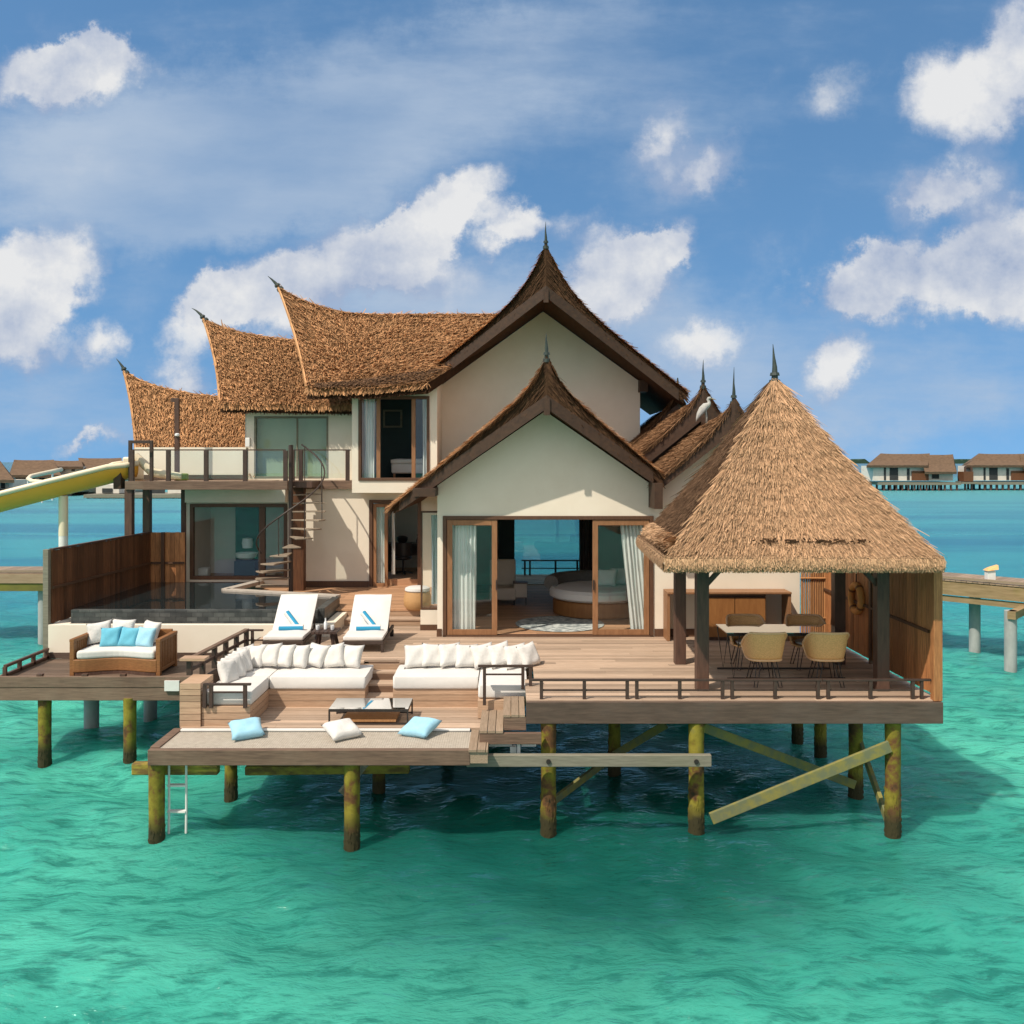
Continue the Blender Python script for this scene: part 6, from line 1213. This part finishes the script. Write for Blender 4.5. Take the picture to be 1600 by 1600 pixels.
# ------------------------------------------------------------------ far villas across the lagoon
def far_villa(label, D, deck, roofs, walls, panels, dark, name='lagoon_villa', xtra=None):
    px0, px1, py = deck; t = thing(name, label, 'villa', (X((px0 + px1) / 2, D), D, 1), 'villas across the lagoon'); s = D / F
    MB().box(X(px0, D), X(px1, D), D - 2, D + 9, Z(py, D) - .5, Z(py, D)).build('deck', grey_wood, t)
    n = max(2, int((px1 - px0) / 9)); zb = Z(py, D) - .5
    for i in range(n):
        for yy in (D - 1.5, D + 5): MB().cyl((X(px0 + (px1 - px0) * (i + .5) / n, D), yy, -2), (X(px0 + (px1 - px0) * (i + .5) / n, D), yy, zb), .22, n=8).build('pile', dark_wood, t)
    for (a, b, ey, c, d, ry, q) in roofs:                 # eave a..b at ey, ridge c..d at ry, front shift q
        y0, ym, y1 = D - 1 - q, D + 3 - q, D + 8; e = Z(ey, D); r = Z(ry, D)
        tip = lambda u: .55 * s * 4 * max(0, abs(2 * u - 1) - .6)
        mb = MB(); m = 9
        E0 = [(X(a + (b - a) * k / (m - 1), y0), y0, e) for k in range(m)]; Rr = [(X(c + (d - c) * k / (m - 1), ym), ym, r + tip(k / (m - 1))) for k in range(m)]; E1 = [(X(a + (b - a) * k / (m - 1), y1) , y1, e) for k in range(m)]
        mid = [tuple((np.array(p) + np.array(o)) / 2 + np.array([0, .2, -.25])) for p, o in zip(E0, Rr)]
        rows = [[(x, y + .1, z - .45) for x, y, z in E0], E0, mid, Rr, E1, [(x, y, z - .45) for x, y, z in E1]]
        vs = [p for row in rows for p in row]; mb.add(vs, [(j * m + k, j * m + k + 1, (j + 1) * m + k + 1, (j + 1) * m + k) for j in range(5) for k in range(m - 1)] + [tuple(j * m for j in range(6)), tuple(j * m + m - 1 for j in range(5, -1, -1))])
        mb.build('roof', far_roof, t, fix=True)
    for (a, b, t0, b0) in walls: MB().box(X(a, D), X(b, D), D, D + 6, Z(b0, D), Z(t0, D)).build('wall', far_wall, t)
    for (a, b, t0, b0) in panels: MB().box(X(a, D), X(b, D), D - .3, D - .05, Z(b0, D), Z(t0, D)).build('board_screen', fence_wood, t)
    for (a, b, t0, b0) in dark: MB().box(X(a, D), X(b, D), D - .1, D - .02, Z(b0, D), Z(t0, D)).build('window', dark_room, t)
    return t
v1 = far_villa('distant brown roofed villa on stilts just right of the pavilion roof', 178, (1372, 1494, 753.5), [(1354, 1450, 727, 1376, 1453, 709, 0), (1445, 1495, 737, 1440, 1489, 710.5, 1)],
    [(1364, 1382, 728, 751), (1384, 1445, 727, 751), (1448, 1489, 737, 751)], [(1424, 1450, 736, 751)], [(1390, 1403, 731, 750), (1417, 1421, 732, 750), (1456, 1467, 738, 748), (1381, 1384, 729, 750)])
v2 = dup(v1, Vector(v1.location) + Vector((X(164, 178) - X(0, 178), 2, 0)), 0, 'distant brown roofed villa on stilts cut by the right picture edge')
sc_ = thing('board_hut', 'small brown board hut on the water left of the rightmost distant villa', 'hut', (X(1512, 178), 178, 1)); MB().box(X(1504, 178), X(1519, 178), 177.5, 180, Z(752, 178), Z(737, 178)).build('wall', fence_wood, sc_); MB().box(X(1500, 178), X(1530, 178), 177, 180, Z(756, 178), Z(753, 178)).build('deck', grey_wood, sc_)
p_ = MB()
for px in (1507, 1517): p_.box(X(px, 178) - .15, X(px, 178) + .15, 177.6, 177.9, -2, Z(729, 178))
p_.build('post', dark_wood, sc_)
far_villa('distant dark thatched villa behind the slide, cut by the left picture edge', 135, (-60, 30, 766), [(-70, 22, 749, -40, -2, 718, 2)], [(-60, 14, 750, 764)], [], [(2, 8, 752, 763), (-30, -18, 752, 763)])
far_villa('distant villa with a long brown roof seen above the yellow slide', 150, (20, 122, 764), [(14, 96, 742, 22, 84, 719, 0)], [(22, 90, 742, 762)], [(26, 40, 744, 762)], [(46, 54, 745, 760), (62, 70, 745, 760)])
far_villa('distant villa with white upper wall and upturned roof ends above the slide', 156, (84, 148, 764), [(82, 130, 729, 83, 127, 720, 0)], [(86, 126, 729, 762)], [], [(100, 101.5, 728, 736), (112, 117, 731, 736), (93, 96, 740, 755)])
far_villa('distant villa with upturned roof end right beside the balcony frame', 158, (122, 190, 768), [(126, 190, 733, 122, 190, 716, 0)], [(128, 188, 733, 766)], [], [(140, 150, 740, 755), (165, 175, 740, 755)])
far_villa('distant white villa terrace seen under the balcony between the posts', 140, (140, 300, 772), [], [(150, 186, 757, 771), (262, 288, 762, 771)], [], [(160, 176, 763, 770), (228, 258, 764, 771)])
def far_slide():
    t = thing('distant_slide', 'small curved cream slide in front of the distant villas on the left', 'slide', (X(70, 128), 128, 0)); D = 128
    pts = [(X(a, D + k), D + k, Z(b, D)) for a, b, k in ((96, 734, 6), (82, 737, 4), (62, 741, 1), (48, 744, -1), (44, 748, -2), (50, 751, -3), (66, 752, -4), (84, 757, -4), (96, 763, -4))]
    MB().tube(pts, .3, 8).build('trough', cream_paint, t, smooth=True, angle=180)
    for i in (1, 4, 6): MB().cyl((pts[i][0], pts[i][1], -2), pts[i], .14, n=8).build('support', white_paint, t)
far_slide()
